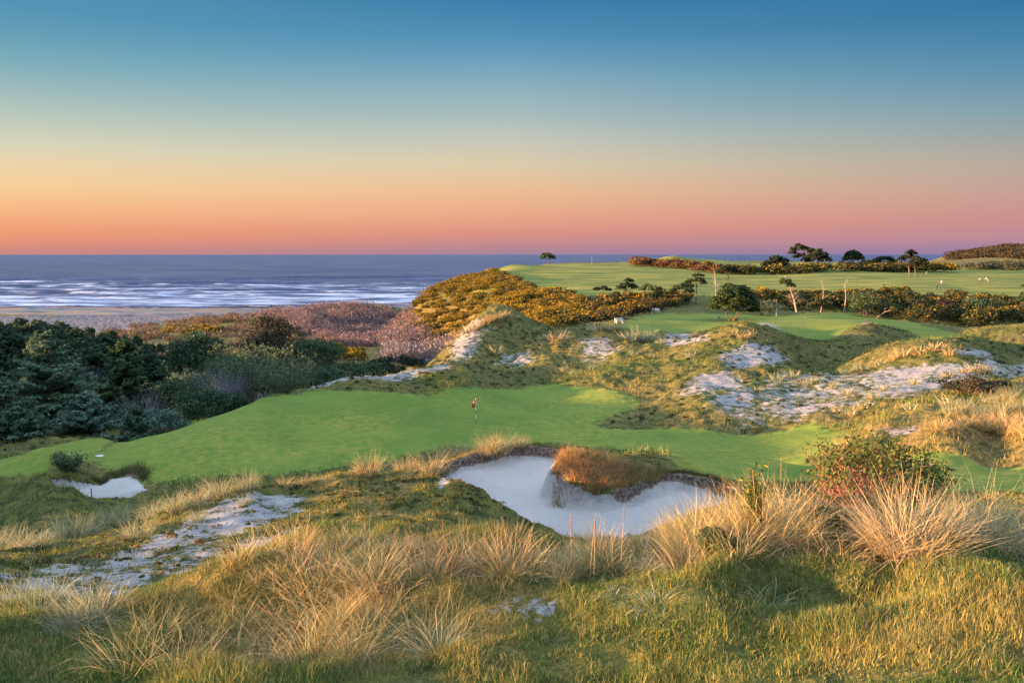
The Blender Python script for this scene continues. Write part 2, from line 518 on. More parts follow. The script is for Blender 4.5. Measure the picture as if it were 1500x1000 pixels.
# unseen dune ridge left of the frame, raised to shade the trees and green
SHADE_RIDGE = sst(-ga, .80, 1.15)[None, :] * sst(GY, 29, 40) * (1 - sst(GY, 150, 190))
shade_ridge_h = np.interp(gy, [1.6, 6, 12, 22, 40, 70, 110, 200], [-1.6, -2.0, -3.4, -4.2, -7.0, -6.6, -6.6, -12])[:, None] + (fbm(GX, GY, 14, 3, 31) - .5) * 2.2
Zt = Zt + SHADE_RIDGE * np.maximum(shade_ridge_h - Zt, 0)
for u, v, d, rx, ry, hh in [(1484,360,600,26,60,1.9),(1440,366,590,24,50,1.4),(1408,374,560,13,40,3.4),(1530,362,620,40,60,.4),(985,380,420,10,14,2.0),(1030,382,425,22,18,1.6)] + [(742,462,103,6.5,6,1.5),(1092,482,92,6.5,5,.4),(1005,492,98,5,5,-.7),(822,486,104,4.5,5,-.8),(900,486,106,6,5,.6),(1372,506,81,7,4.5,1.0),(1215,530,88,5,6,-1.0),(1300,620,44,4,3,.35),(690,486,100,3,4,.5)]:
    hx, hy, _ = P(u, v, d)
    Zt += hh * np.exp(-((GX - hx) / rx) ** 2 - ((GY - hy) / ry) ** 2) * (.8 + .4 * fbm(GX, GY, 14, 3, 71))
GZ = Zt

bsand = np.maximum(sst(sd1, -.02, .14), sst(sd2, -.05, .2))
beach = area([(-300,462),(0,463),(300,458),(450,453),(490,455),(400,464),(250,472),(195,484),(100,488),(-300,490)], 6)

bsand2 = np.maximum(bsand, beach)
sand = np.maximum(sand, bsand2)
w3 = np.stack([beach, sst(-Z0, 34.6, 36.0) * beach, beach * 0], -1).reshape(-1, 3)
lipw = .02 + .40 * fbm(GX, GY, 1.3, 3, 64) ** 1.5
tg_ = sst(poly_sd([P_z(u, v, -7.95) for u, v in [(806,736),(818,705),(850,690),(925,694),(965,706),(940,724),(880,738),(832,737)]], GX, GY, 1.0), -.25, .25)
soil = np.maximum(.42 * tg_ * (1 - sst(sd1, .35, .6)), sst(sd1 / lipw, -1.0, -.1) * (1 - sst(sd1, .02, .30)) * sst(GY, 23.4, 24.4) * sst(fbm(GX, GY, 2.2, 2, 65), .28, .42))
soil = np.maximum(soil, .7 * sst(sd2, -.4, -.1) * (1 - sst(sd2, .02, .3)) * sst(GY, by_, by_ + 1.0))
# dryness and straw cover, plus sunlit yellow painted on two patches
dry = np.clip(.35 + .9 * (fbm(GX, GY, 6, 3, 15) - .5), 0, 1)
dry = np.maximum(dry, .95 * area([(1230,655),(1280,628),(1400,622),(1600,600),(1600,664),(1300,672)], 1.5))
dry = np.maximum(dry, .95 * area([(1240,688),(1300,676),(1600,668),(1600,716),(1420,712)], 1.0))  # low sun on the right fairway, painted as yellow cover
dry = np.maximum(dry, .9 * area([(400,716),(560,690),(740,655),(830,668),(700,672),(640,690),(560,760),(480,720)], .5))
valley = sst(GY, 120, 150) * sst(-Z0, 15.5, 18)
dry = np.maximum(dry, .95 * valley)
dry = np.maximum(dry, .8 * sst(GY, 440, 470))
tongue_old = 0 * area([(812,735),(820,705),(850,688),(900,690),(950,700),(940,735),(870,745)], .35) * (sd1 < .2)
dry = np.maximum(dry, .8 * area([(230,900),(420,830),(700,830),(820,870),(700,960),(560,1000),(250,1000)], .4))
dry = np.maximum(dry, .8 * area([(1180,960),(1300,930),(1420,890),(1600,870),(1600,1000),(1200,1000)], .3))  # sunlit yellow patch painted on the bottom right turf
TONGUE = [P_z(u, v, -7.9) for u, v in [(808,732),(818,708),(842,690),(885,686),(930,694),(985,704),(965,716),(936,728),(880,739),(834,737)]]
tongue = sst(poly_sd(TONGUE, GX, GY, 1.0), -.3, .3)
dry = np.maximum(dry, tongue)
w1 = np.stack([mown, sand, np.clip(dry, 0, 1)], -1).reshape(-1, 3)  # dry: real dryness plus the painted sunlit yellow patches
w2 = np.stack([soil, np.maximum(plateau, ugreen * .3), bsand2], -1).reshape(-1, 3)

# ------------------------------------------------------------------ ground material
mt = bpy.data.materials.new("ground_cover"); mt.use_nodes = True
T = NT(mt.node_tree)
geo = T.n('ShaderNodeNewGeometry')
pos = geo.outputs['Position']
a1 = T.n('ShaderNodeAttribute', attribute_name='w1'); s1 = T.n('ShaderNodeSeparateColor'); T.link(a1.outputs['Color'], s1.inputs[0])
a2 = T.n('ShaderNodeAttribute', attribute_name='w2'); s2 = T.n('ShaderNodeSeparateColor'); T.link(a2.outputs['Color'], s2.inputs[0])
a3 = T.n('ShaderNodeAttribute', attribute_name='w3'); s3 = T.n('ShaderNodeSeparateColor'); T.link(a3.outputs['Color'], s3.inputs[0])
MOWN, SAND, DRY = s1.outputs; SOIL, PLAT, BSAND = s2.outputs  # DRY holds dryness and the painted sunlit yellow
nA = T.noise(pos, .22, 5); nB = T.noise(pos, 1.7, 5, .6); nC = T.noise(pos, 9, 4, .65); nD = T.noise(pos, 40, 3, .6)
nW = T.noise(T.scalev(pos, (.05, .16, .1)), 1.0, 4, .55, .3)
turf = T.mix(T.step(nA, .35, .65), (.094, .168, .024), (.126, .200, .030))
nG = T.noise(T.scalev(pos, (.10, .22, .1)), 1.0, 5, .6, .6)
turf = T.mix(T.math('MULTIPLY', T.step(nG, .42, .7), .55), turf, (.078, .142, .024))
turf = T.mix(T.math('MULTIPLY', T.step(nB, .48, .75), .35), turf, (.150, .205, .045))
turf = T.mix(T.math('MULTIPLY', T.step(nC, .45, .8), .35), turf, (.135, .205, .036))
turf_far = T.mix(T.step(nW, .38, .60), (.052, .112, .026), (.22, .22, .046))  # far turf with yellow-lit and darker stripes painted in
turf_far = T.mix(T.math('MULTIPLY', T.step(nB, .5, .75), .3), turf_far, (.26, .24, .07))
turf = T.mix(PLAT, turf, turf_far)
turf = T.mix(T.math('MULTIPLY', DRY, T.step(nB, .3, .7)), turf, (.34, .27, .05))  # straw yellow, also the painted sunlight of the right fairway
moss = T.mix(T.step(nB, .36, .62), (.036, .056, .018), (.115, .130, .026))
moss = T.mix(T.step(nC, .5, .72), moss, (.165, .150, .04))
moss = T.mix(T.math('MULTIPLY', T.step(nA, .5, .7), .6), moss, (.10, .085, .045))
straw = T.mix(T.step(nC, .35, .65), (.16, .105, .035), (.36, .24, .085))
veg = T.mix(T.math('MULTIPLY', DRY, T.step(nB, .35, .6)), moss, straw)  # DRY: straw cover, also the painted sunlit patches
sandc = T.mix(T.step(nB, .35, .7), (.23, .22, .22), (.36, .345, .34))
sandc = T.mix(BSAND, sandc, T.mix(T.step(nA, .35, .65), (.385, .358, .338), (.455, .425, .40)))
sandc = T.mix(T.math('MULTIPLY', T.math('MULTIPLY', BSAND, .5), T.step(T.noise(pos, 5.5, 5, .7), .60, .72)), sandc, (.20, .175, .155))
sandc = T.mix(s3.outputs[0], sandc, T.mix(s3.outputs[1], (.17, .15, .155), (.12, .115, .135)))
sandc = T.mix(T.math('MULTIPLY', T.step(nC, .52, .75), T.math('SUBTRACT', 1.0, BSAND)), sandc, (.15, .14, .135))
base = T.mix(T.step(T.math('ADD', MOWN, T.math('ADD', T.math('MULTIPLY', T.math('SUBTRACT', nB, .5), .9), T.math('MULTIPLY', T.math('SUBTRACT', nC, .5), .6))), .40, .62), veg, turf)
mott = T.math('ADD', T.math('MULTIPLY', T.math('SUBTRACT', nB, .5), 1.5), T.math('MULTIPLY', T.math('SUBTRACT', nC, .5), 1.3))
mott = T.math('ADD', mott, T.math('MULTIPLY', T.math('SUBTRACT', nA, .5), 1.1))
mott = T.math('MULTIPLY', mott, T.math('SUBTRACT', 1.0, T.math('MULTIPLY', BSAND, .92)))
base = T.mix(T.step(T.math('ADD', SAND, mott), .50, .60), base, sandc)
dirt = T.mix(T.step(nC, .4, .65), (.085, .062, .05), (.27, .20, .155))
base = T.mix(T.step(T.math('ADD', SOIL, T.math('MULTIPLY', T.math('SUBTRACT', nC, .5), .9)), .38, .55), base, dirt)
bs = T.n('ShaderNodeBsdfPrincipled')
T.link(base, bs.inputs['Base Color'])
bs.inputs['Roughness'].default_value = .9
bs.inputs['Specular IOR Level'].default_value = .15
hgt = T.math('ADD', T.math('MULTIPLY', nB, .35), T.math('ADD', T.math('MULTIPLY', nC, .12), T.math('MULTIPLY', nD, .03)))
smo = T.math('MAXIMUM', T.math('MULTIPLY', SAND, .6), T.math('MAXIMUM', T.math('MULTIPLY', MOWN, .93), T.math('MULTIPLY', BSAND, .45)))
bp = T.n('ShaderNodeBump')
T.link(T.math('MULTIPLY', hgt, T.math('SUBTRACT', 1.0, smo)), bp.inputs['Height'])
bp.inputs['Strength'].default_value = .9; bp.inputs['Distance'].default_value = 1.0
T.link(bp.outputs[0], bs.inputs['Normal'])
ou = T.n('ShaderNodeOutputMaterial'); T.link(bs.outputs[0], ou.inputs[0])

idx = np.arange(NA * NY, dtype=np.int32).reshape(NY, NA)
Qg = np.stack([idx[:-1, :-1], idx[:-1, 1:], idx[1:, 1:], idx[1:, :-1]], -1).reshape(-1, 4)
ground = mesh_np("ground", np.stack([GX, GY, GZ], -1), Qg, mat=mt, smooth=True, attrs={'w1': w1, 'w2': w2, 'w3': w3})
tag(ground, "rolling dune links with mown greens, sandy waste and bunkers above the beach", "terrain", kind='structure')

# ground behind and beside the viewpoint
bxs = np.linspace(-160, 160, 120); bys = np.concatenate([np.linspace(-120, -4, 40), np.linspace(-3, 1.62, 12)])
BX, BY = np.meshgrid(bxs, bys)
zf = gz(np.clip(BX, -14, 7.9), np.full(BX.shape, 1.7))
BZ = zf + (fbm(BX, BY, 18, 3, 88) - .5) * 2.0 * sst(-BY, 0, 15) - 9.0 * sst(-BX, 3, 70) - 4 * sst(-BY, 4, 40)
ib = np.arange(BX.size, dtype=np.int32).reshape(BX.shape)
Qb = np.stack([ib[:-1, :-1], ib[:-1, 1:], ib[1:, 1:], ib[1:, :-1]], -1).reshape(-1, 4)
one = np.ones(BX.size)
hinter = mesh_np("hinterland", np.stack([BX, BY, BZ], -1), Qb, mat=mt, smooth=True,
                 attrs={'w1': np.stack([one * 0, one * 0, one * .4], -1), 'w2': np.stack([one * 0, one * 0, one * 0], -1)})
tag(hinter, "grassy rise behind the viewpoint", "terrain", kind='structure')

# ------------------------------------------------------------------ sea
sy = np.concatenate([np.geomspace(430, 1500, 330)[:-1], np.geomspace(1500, 90000, 60)])
sa = np.linspace(-1.3, 1.3, 420)
SX = sa[None, :] * sy[:, None]; SY = np.repeat(sy[:, None], len(sa), 1)
near_s = 1 - sst(SY, 1100, 1500)
warp = (fbm(SX, SY, 160, 3, 5) - .5) * 60
crest = np.maximum(np.sin((SY + warp) / 46 * 2 * pi), 0) ** 6 * sst(fbm(SX, SY * 3, 210, 2, 6), .42, .6)
SZ = -36.0 + near_s * (crest * 2.0 * sst(SY, 500, 640) + (fbm(SX, SY * 2.2, 26, 3, 9) - .5) * 1.5)
sh = np.where(SY < 740, gz(SX, np.clip(SY, 430, 755)) + 36.0, -9)
br = (np.maximum(np.sin((SY + warp - 7) / 46 * 2 * pi), 0) ** 3) * sst(fbm(SX, SY * 3, 210, 2, 6), .36, .56)
br2 = (np.maximum(np.sin((SY + warp * 1.6 + 11) / 29 * 2 * pi), 0) ** 2) * sst(fbm(SX, SY * 3, 130, 2, 26), .40, .6)
swash = sst(sh + (fbm(SX, SY * 3, 60, 3, 14) - .5) * 1.6, -2.5, -1.8)
foam = np.clip(.8 * br2 * (1 - sst(SY, 800, 1400)) + .9 * sst(sh, -.9, -.1) * (1 - sst(sh, -.25, .2)) + br * (1 - sst(SY, 700, 1150)) * .9 + .40 * (1 - sst(SY, 620, 1350)) + .25 * sst(fbm(SX, SY * 4, 120, 3, 12), .5, .62) * (1 - sst(SY, 900, 1400)), 0, 1) * (1 - .85 * swash * (1 - sst(SX, 60, 160)))
wet = swash * (1 - sst(SX, 60, 160))
ii = np.arange(SX.size, dtype=np.int32).reshape(SX.shape)
Qs = np.stack([ii[:-1, :-1], ii[:-1, 1:], ii[1:, 1:], ii[1:, :-1]], -1).reshape(-1, 4)
ms = bpy.data.materials.new("sea_water"); ms.use_nodes = True
T = NT(ms.node_tree)
geo = T.n('ShaderNodeNewGeometry'); pos = geo.outputs['Position']
at = T.n('ShaderNodeAttribute', attribute_name='foam'); sp = T.n('ShaderNodeSeparateColor'); T.link(at.outputs['Color'], sp.inputs[0])
n1 = T.noise(T.scalev(pos, (.026, .12, .1)), 1.0, 6, .62, .4)
n2 = T.noise(T.scalev(pos, (.004, .018, .02)), 1.0, 5, .6)
fo = T.step(T.math('ADD', sp.outputs[0], T.math('MULTIPLY', T.math('SUBTRACT', n1, .5), 1.5)), .42, .78)
deep = T.mix(T.step(n2, .4, .6), (.010, .028, .115), (.070, .092, .190))
foamc = T.mix(T.step(n1, .3, .7), (.26, .38, .62), (.52, .62, .80))
bs = T.n('ShaderNodeBsdfPrincipled')
T.link(T.mix(fo, deep, foamc), bs.inputs['Base Color'])
T.link(T.math('MULTIPLY', T.math('MULTIPLY_ADD', fo, .35, .38), T.math('SUBTRACT', 1.0, T.math('MULTIPLY', sp.outputs[1], .8))), bs.inputs['Roughness'])
bs.inputs['IOR'].default_value = 1.33
bp = T.n('ShaderNodeBump'); bp.inputs['Strength'].default_value = 1.0; bp.inputs['Distance'].default_value = 10.0
T.link(T.math('MULTIPLY', T.math('ADD', n1, T.math('MULTIPLY', n2, 2.5)), T.math('SUBTRACT', 1.0, T.math('MULTIPLY', sp.outputs[1], .96))), bp.inputs['Height']); T.link(bp.outputs[0], bs.inputs['Normal'])
ou = T.n('ShaderNodeOutputMaterial'); T.link(bs.outputs[0], ou.inputs[0])
fcol = np.stack([foam, wet, foam * 0], -1).reshape(-1, 3)
sea = mesh_np("sea", np.stack([SX, SY, SZ], -1), Qs, mat=ms, smooth=True, attrs={'foam': fcol})
tag(sea, "open ocean with rows of surf running to the horizon", "sea", kind='structure')

# ------------------------------------------------------------------ plant helpers
def leaf_mat(name, transl=.3, rough=.75, spec=.2, var=.35, nscale=6.0):
    m = bpy.data.materials.new(name); m.use_nodes = True
    T = NT(m.node_tree)
    at = T.n('ShaderNodeAttribute', attribute_name='col')
    tc = T.n('ShaderNodeTexCoord')
    nn = T.noise(tc.outputs['Object'], nscale, 3)
    c = T.mix(1.0, at.outputs['Color'], T.ramp(nn, [(.25, (1 - var,) * 3), (.75, (1 + var,) * 3)]), 'MULTIPLY')
    p = T.n('ShaderNodeBsdfPrincipled'); T.link(c, p.inputs['Base Color'])
    p.inputs['Roughness'].default_value = rough; p.inputs['Specular IOR Level'].default_value = spec
    o = T.n('ShaderNodeOutputMaterial')
    if transl > 0:
        tr = T.n('ShaderNodeBsdfTranslucent'); T.link(c, tr.inputs[0])
        mx = T.n('ShaderNodeMixShader'); mx.inputs[0].default_value = transl
        T.link(p.outputs[0], mx.inputs[1]); T.link(tr.outputs[0], mx.inputs[2]); T.link(mx.outputs[0], o.inputs[0])
    else:
        T.link(p.outputs[0], o.inputs[0])
    return m


def paint(name, col, rough=.5, var=.12, metal=0.0, nscale=8.0):
    m = bpy.data.materials.new(name); m.use_nodes = True
    T = NT(m.node_tree)
    tc = T.n('ShaderNodeTexCoord')
    nn = T.noise(tc.outputs['Object'], nscale, 4)
    c = T.mix(T.step(nn, .35, .7), tuple(v * (1 - var) for v in col), tuple(min(1, v * (1 + var)) for v in col))
    p = T.n('ShaderNodeBsdfPrincipled'); T.link(c, p.inputs['Base Color'])
    p.inputs['Roughness'].default_value = rough; p.inputs['Metallic'].default_value = metal
    o = T.n('ShaderNodeOutputMaterial'); T.link(p.outputs[0], o.inputs[0])
    return m


M_GRASS = leaf_mat("grass_blade", .30, .65, .25, .25, 3.0)
M_LEAF = leaf_mat("foliage", .32, .7, .2, .35, 1.2)
M_TWIG = leaf_mat("twigs", .0, .85, .1, .3, 4.0)
M_BARK = leaf_mat("bark", .0, .9, .1, .35, 3.0)


def rnd(a, b, n): return RNG.uniform(a, b, n)


def blades(R, head, L, W, lean, curl, col, seg=3, tip=None):
    R = np.asarray(R, float); N = len(R)
    V = np.zeros((N, seg + 1, 2, 3)); C = np.zeros((N, seg + 1, 2, 3))
    p = R.copy()
    tw = head + pi / 2 + RNG.normal(0, .7, N)
    wv = np.stack([np.cos(tw), np.sin(tw), np.zeros(N)], -1)
    tip = col if tip is None else tip
    hd = np.array(head, float); wob = RNG.normal(0, .22, N)
    for k in range(seg + 1):
        t = k / seg
        w = W * (1 - .9 * t ** 1.6) * .5
        V[:, k, 0] = p - wv * w[:, None]; V[:, k, 1] = p + wv * w[:, None]
        C[:, k] = (col * (1 - t) + tip * t)[:, None, :]
        tl = lean + curl * (t + .5 / seg)
        hd = hd + wob + RNG.normal(0, .12, N)
        p = p + np.stack([np.sin(tl) * np.cos(hd), np.sin(tl) * np.sin(hd), np.cos(tl)], -1) * (L / seg)[:, None]
    i = np.arange(N * (seg + 1) * 2).reshape(N, seg + 1, 2)
    Q = np.stack([i[:, :-1, 0], i[:, :-1, 1], i[:, 1:, 1], i[:, 1:, 0]], -1).reshape(-1, 4)
    return V.reshape(-1, 3), Q, C.reshape(-1, 3)


def join(parts):
    V, Q, C, o = [], [], [], 0
    for v, q, c in parts:
        V.append(v); Q.append(q + o); C.append(c); o += len(v)
    return np.concatenate(V), np.concatenate(Q), np.concatenate(C)


def pick(pal, n, jit=.18):
    """colours drawn from a weighted palette [(rgb, weight)] with some spread"""
    w = np.array([p[1] for p in pal], float)
    k = RNG.choice(len(pal), n, p=w / w.sum())
    c = np.array([p[0] for p in pal])[k]
    return np.clip(c * rnd(1 - jit, 1 + jit, (n, 1)) * rnd(.95, 1.05, (n, 3)), 0, 1)


STRAW = [((.50, .37, .18), 4), ((.60, .49, .30), 2), ((.34, .25, .12), 2), ((.17, .20, .07), 3)]
PALE = [((.54, .45, .27), 3), ((.40, .38, .22), 3), ((.24, .27, .14), 3), ((.15, .20, .09), 2)]
GREY = [((.30, .33, .22), 3), ((.20, .25, .15), 3), ((.44, .40, .26), 2)]
ORANGE = [((.52, .36, .16), 4), ((.44, .27, .12), 2), ((.60, .48, .29), 3), ((.17, .18, .06), 3)]


def tussock_geo(n, pal, r0=.22, Lr=(.55, 1.1), spread=.85, W=.006, seg=4, seed=None):
    th = rnd(0, 2 * pi, n); rr = np.sqrt(rnd(0, 1, n)) * r0
    R = np.stack([np.cos(th) * rr, np.sin(th) * rr, np.full(n, -.04)], -1)
    head = th + RNG.normal(0, .55, n)
    lean = np.clip(rr / r0 * spread * .55 + np.abs(RNG.normal(0, .14, n)), 0, 1.0)
    curl = np.abs(RNG.normal(.62, .6, n)) * spread + .1
    L = rnd(*Lr, n) * (1 - .25 * rr / r0)
    lim = RNG.random(n) < .16                     # a few broken, drooping blades
    curl[lim] += 1.1
    col = pick(pal, n); tip = np.clip(col * 1.1 + np.array([.05, .035, .01]), 0, 1)
    return blades(R, head, L, np.full(n, W) * rnd(.7, 1.3, n), lean, curl, col * .9, seg, tip)


def leaf_quads(Pc, Nn, size, col, aspect=1.6):
    n = len(Pc)
    Nn = Nn / (np.linalg.norm(Nn, axis=1, keepdims=True) + 1e-9)
    r = RNG.normal(0, 1, (n, 3))
    t = np.cross(Nn, r); t /= np.linalg.norm(t, axis=1, keepdims=True) + 1e-9
    b = np.cross(Nn, t)
    s = (np.asarray(size) * rnd(.6, 1.4, n))[:, None] * .5
    t = t * s * aspect; b = b * s
    V = np.stack([Pc - t - b * .35, Pc - t * .1 - b, Pc + t, Pc - t * .1 + b], 1).reshape(-1, 3)
    return V, np.arange(n * 4).reshape(n, 4), np.repeat(col, 4, 0)


def cloud(blobs, n, size, pal, flowers=None, fl=0.0, depth=.3, zmin=-.45, aspect=1.6, nj=.9):
    """leaves spread through lumpy blobs [(x,y,z,rx,ry,rz)]"""
    B = np.array(blobs, float)
    w = B[:, 3] * B[:, 4] + B[:, 3] * B[:, 5]
    k = RNG.choice(len(B), n, p=w / w.sum())
    d = RNG.normal(0, 1, (n, 3)); d /= np.linalg.norm(d, axis=1, keepdims=True)
    d[:, 2] = np.where(d[:, 2] < zmin, -d[:, 2], d[:, 2])
    rad = 1 - np.abs(RNG.normal(0, depth, n)); rad = np.clip(rad, .15, 1.05) + RNG.normal(0, .05, n)
    lump = .86 + .28 * vnoise(d[:, 0] * 2.3 + k * 7.7, d[:, 1] * 2.3 + d[:, 2] * 3.1, 3)
    Pc = B[k, :3] + d * B[k, 3:6] * (rad * lump)[:, None]
    col = pick(pal, n)
    if flowers is not None:
        f = RNG.random(n) < fl * np.clip(.35 + d[:, 2], 0, 1.2) * (vnoise(Pc[:, 0] * 1.6, Pc[:, 1] * 1.6 + Pc[:, 2], 8) > .4) * 1.6
        col[f] = pick(flowers, int(f.sum()))
    return leaf_quads(Pc, d + RNG.normal(0, nj, (n, 3)), size, col, aspect)


def tube(pts, rad, sides=5, col=(.2, .15, .1)):
    pts = np.asarray(pts, float); n = len(pts); rad = np.broadcast_to(np.asarray(rad, float), (n,))
    d = np.gradient(pts, axis=0); d /= np.linalg.norm(d, axis=1, keepdims=True) + 1e-9
    ref = np.where(np.abs(d[:, 2:3]) > .9, np.array([[1., 0, 0]]), np.array([[0, 0, 1.]]))
    u = np.cross(d, ref); u /= np.linalg.norm(u, axis=1, keepdims=True) + 1e-9
    v = np.cross(d, u)
    th = np.arange(sides) / sides * 2 * pi
    ring = pts[:, None] + rad[:, None, None] * (np.cos(th)[None, :, None] * u[:, None] + np.sin(th)[None, :, None] * v[:, None])
    i = np.arange(n * sides).reshape(n, sides)
    j = np.roll(i, -1, 1)
    Q = np.stack([i[:-1], j[:-1], j[1:], i[1:]], -1).reshape(-1, 4)
    V = ring.reshape(-1, 3)
    # end caps as slim quads
    caps = []
    for row in (0, n - 1):
        for k in range(1, sides - 1, 2):
            caps.append([i[row, 0], i[row, k], i[row, min(k + 1, sides - 1)], i[row, min(k + 2, sides - 1)]])
    Q = np.concatenate([Q, np.array([c for c in caps if len(set(c)) == 4], dtype=int).reshape(-1, 4)])
    c = np.tile(np.asarray(col, float), (len(V), 1)) * rnd(.85, 1.15, (len(V), 1))
    return V, Q, c


def wander(p, d, L, n=6, bend=.25, grav=0.0):
    """a crooked limb: points from p along d"""
    d = np.asarray(d, float) / np.linalg.norm(d); p = np.asarray(p, float)
    o = [p]
    for k in range(n):
        d = d + RNG.normal(0, bend, 3) * np.array([1, 1, .6]) + np.array([0, 0, grav])
        d /= np.linalg.norm(d)
        p = p + d * L / n
        o.append(p)
    return np.array(o), d


def boxes(L, col=(1, 1, 1)):
    """[(cx,cy,cz,sx,sy,sz[,tilt about x])] as small bevel-edged boxes"""
    out = []
    for b in L:
        cx_, cy_, cz_, sx_, sy_, sz_ = b[:6]; rx = b[6] if len(b) > 6 else 0
        e = min(sx_, sy_, sz_) * .12
        pr = []
        for zz_, ins in ((-sz_ / 2, e), (-sz_ / 2 + e, 0), (sz_ / 2 - e, 0), (sz_ / 2, e)):
            for qx, qy in ((-1, -1), (1, -1), (1, 1), (-1, 1)):
                pr.append((qx * (sx_ / 2 - ins), qy * (sy_ / 2 - ins), zz_))
        V = np.array(pr)
        c, s = math.cos(rx), math.sin(rx)
        V = np.stack([V[:, 0], V[:, 1] * c - V[:, 2] * s, V[:, 1] * s + V[:, 2] * c], -1) + np.array([cx_, cy_, cz_])
        Q = [[3, 2, 1, 0], [12, 13, 14, 15]]
        for r in range(3):
            for k in range(4):
                Q.append([r * 4 + k, r * 4 + (k + 1) % 4, r * 4 + 4 + (k + 1) % 4, r * 4 + 4 + k])
        out.append((V, np.array(Q), np.tile(np.array(col, float), (16, 1))))
    return join(out)


def build(name, g, mat, parent=None, smooth=False, link=True):
    return mesh_np(name, g[0], g[1], g[2], mat, parent, smooth, link)


def on(u, v):
    h = hit(u, v)
    if h is None: raise ValueError("no ground under %s,%s" % (u, v))
    return h


def at(u, d):
    """ground point in the direction of u at distance d"""
    a = (u - 750) / F * 1.012
    return a * d, d, float(gz(a * d, d))


def scatter(n, y0, y1, a0=-.70, a1=.70, power=1.0):
    """random ground points, evenly spread per square metre (power 1) over a fan"""
    q = RNG.random(n)
    y = (y0 ** (power + 1) + q * (y1 ** (power + 1) - y0 ** (power + 1))) ** (1 / (power + 1))
    x = rnd(a0, a1, n) * y
    return x, y


# ------------------------------------------------------------------ short grass and ground cover (nobody could count it)
MOW_G = mown; SAND_G = sand; DRY_LIT_G = np.clip(dry, 0, 1); SOIL_G = soil


def turf_patch(name, n, y0, y1, L, W, label, dens=.5, power=0.0, seg=2, sandk=1.3, clump=1.2, dryb=0.0, a0=-.70, a1=.70):
    x, y = scatter(n, y0, y1, a0, a1, power)
    mo, sa_, dr = gz(x, y, MOW_G), gz(x, y, SAND_G), gz(x, y, DRY_LIT_G)
    cl = fbm(x, y, clump, 3, 4)
    keep = (mo < .5) & (RNG.random(n) > sa_ * sandk) & (cl + rnd(-.25, .25, n) > dens * .75)
    x, y, dr, cl = x[keep], y[keep], dr[keep], cl[keep]; m = len(x)
    z = gz(x, y)
    big = fbm(x, y, 3.2 if y1 < 40 else 9, 3, 19)
    dm = np.clip(dr * 1.1 + (big - .5) * 1.5 + dryb, 0, 1)
    g = pick([((.065, .128, .024), 3), ((.100, .165, .032), 3), ((.046, .092, .026), 2)], m)
    s = pick([((.36, .28, .09), 3), ((.28, .23, .06), 3), ((.42, .34, .16), 1.5)], m)
    f = (RNG.random(m) < dm)[:, None] * rnd(.5, 1, (m, 1))
    c = g * (1 - f) + s * f
    LL = rnd(*L, m) * (.45 + 1.1 * np.clip((cl - .3) * 2.0, 0, 1))
    b = blades(np.stack([x, y, z - .01], -1), rnd(0, 2 * pi, m), LL, W * rnd(.7, 1.3, m), np.abs(RNG.normal(0, .35, m)), np.abs(RNG.normal(.5, .4, m)), c, seg, c * 1.12)
    o = build(name, b, M_GRASS)
    tag(o, label, 'grass', kind='stuff')
    return o


turf_patch("rough_grass", 330000, 4.3, 12, (.03, .105), .0062, "short green and yellow rough grass at the front of the scene", dens=.30, power=.6, clump=.5, dryb=-.16)
turf_patch("moss_grass", 240000, 11, 36, (.04, .15), .011, "low mossy grass between the sand scars and the bunker", dens=.46, power=.6, clump=.9)
turf_patch("dune_grass", 260000, 34, 128, (.14, .46), .03, "rough grass over the dunes behind the green", dens=.50, power=.5, clump=2.2)


turf_patch("long_grass", 42000, 5.0, 7.6, (.05, .135), .0062, "longer soft grass on the hummocks at the bottom right", dens=.62, power=.6, clump=.8, dryb=-.02, a0=.16, a1=.70)
turf_patch("long_grass", 26000, 5.2, 7.6, (.06, .15), .0062, "longer orange grass between the tussocks left of centre", dens=.6, power=.6, clump=.7, dryb=.35, a0=-.52, a1=.02)


# ------------------------------------------------------------------ marram grass of the foreground
def near_d(d):
    return 5.6 + (d - 5.6) * .5 - .0004 * 0


def fan(pts):
    return [((u - 750) / F * near_d(d), near_d(d)) for u, d in pts]


def in_poly(poly, n):
    p = np.array(poly); o = []
    while len(o) < n:
        x = rnd(p[:, 0].min(), p[:, 0].max(), n * 3); y = rnd(p[:, 1].min(), p[:, 1].max(), n * 3)
        ok = poly_sd(poly, x, y, 1.0) > 0
        o += list(zip(x[ok], y[ok]))
    return np.array(o[:n])


def marram(name, poly, n, nb, pal, label, Lr=(.5, 1.0), r0=.2, spread=1.05, W=.0072, hj=(.45, 1.2)):
    parts = []
    for x, y in in_poly(poly, n):
        V, Q, C = tussock_geo(int(nb * random.uniform(.4, 1.3)), pal, r0 * random.uniform(.7, 1.4), Lr, spread * random.uniform(.7, 1.2), W, 4)
        s = random.uniform(*hj) * .8
        tint = np.array([random.uniform(.85, 1.1), random.uniform(.9, 1.06), random.uniform(.8, 1.1)])
        parts.append((V * s + np.array([x, y, float(gz(x, y))]), Q, C * tint))
    o = build(name, join(parts), M_GRASS)
    tag(o, label, 'marram grass', kind='stuff')
    return o


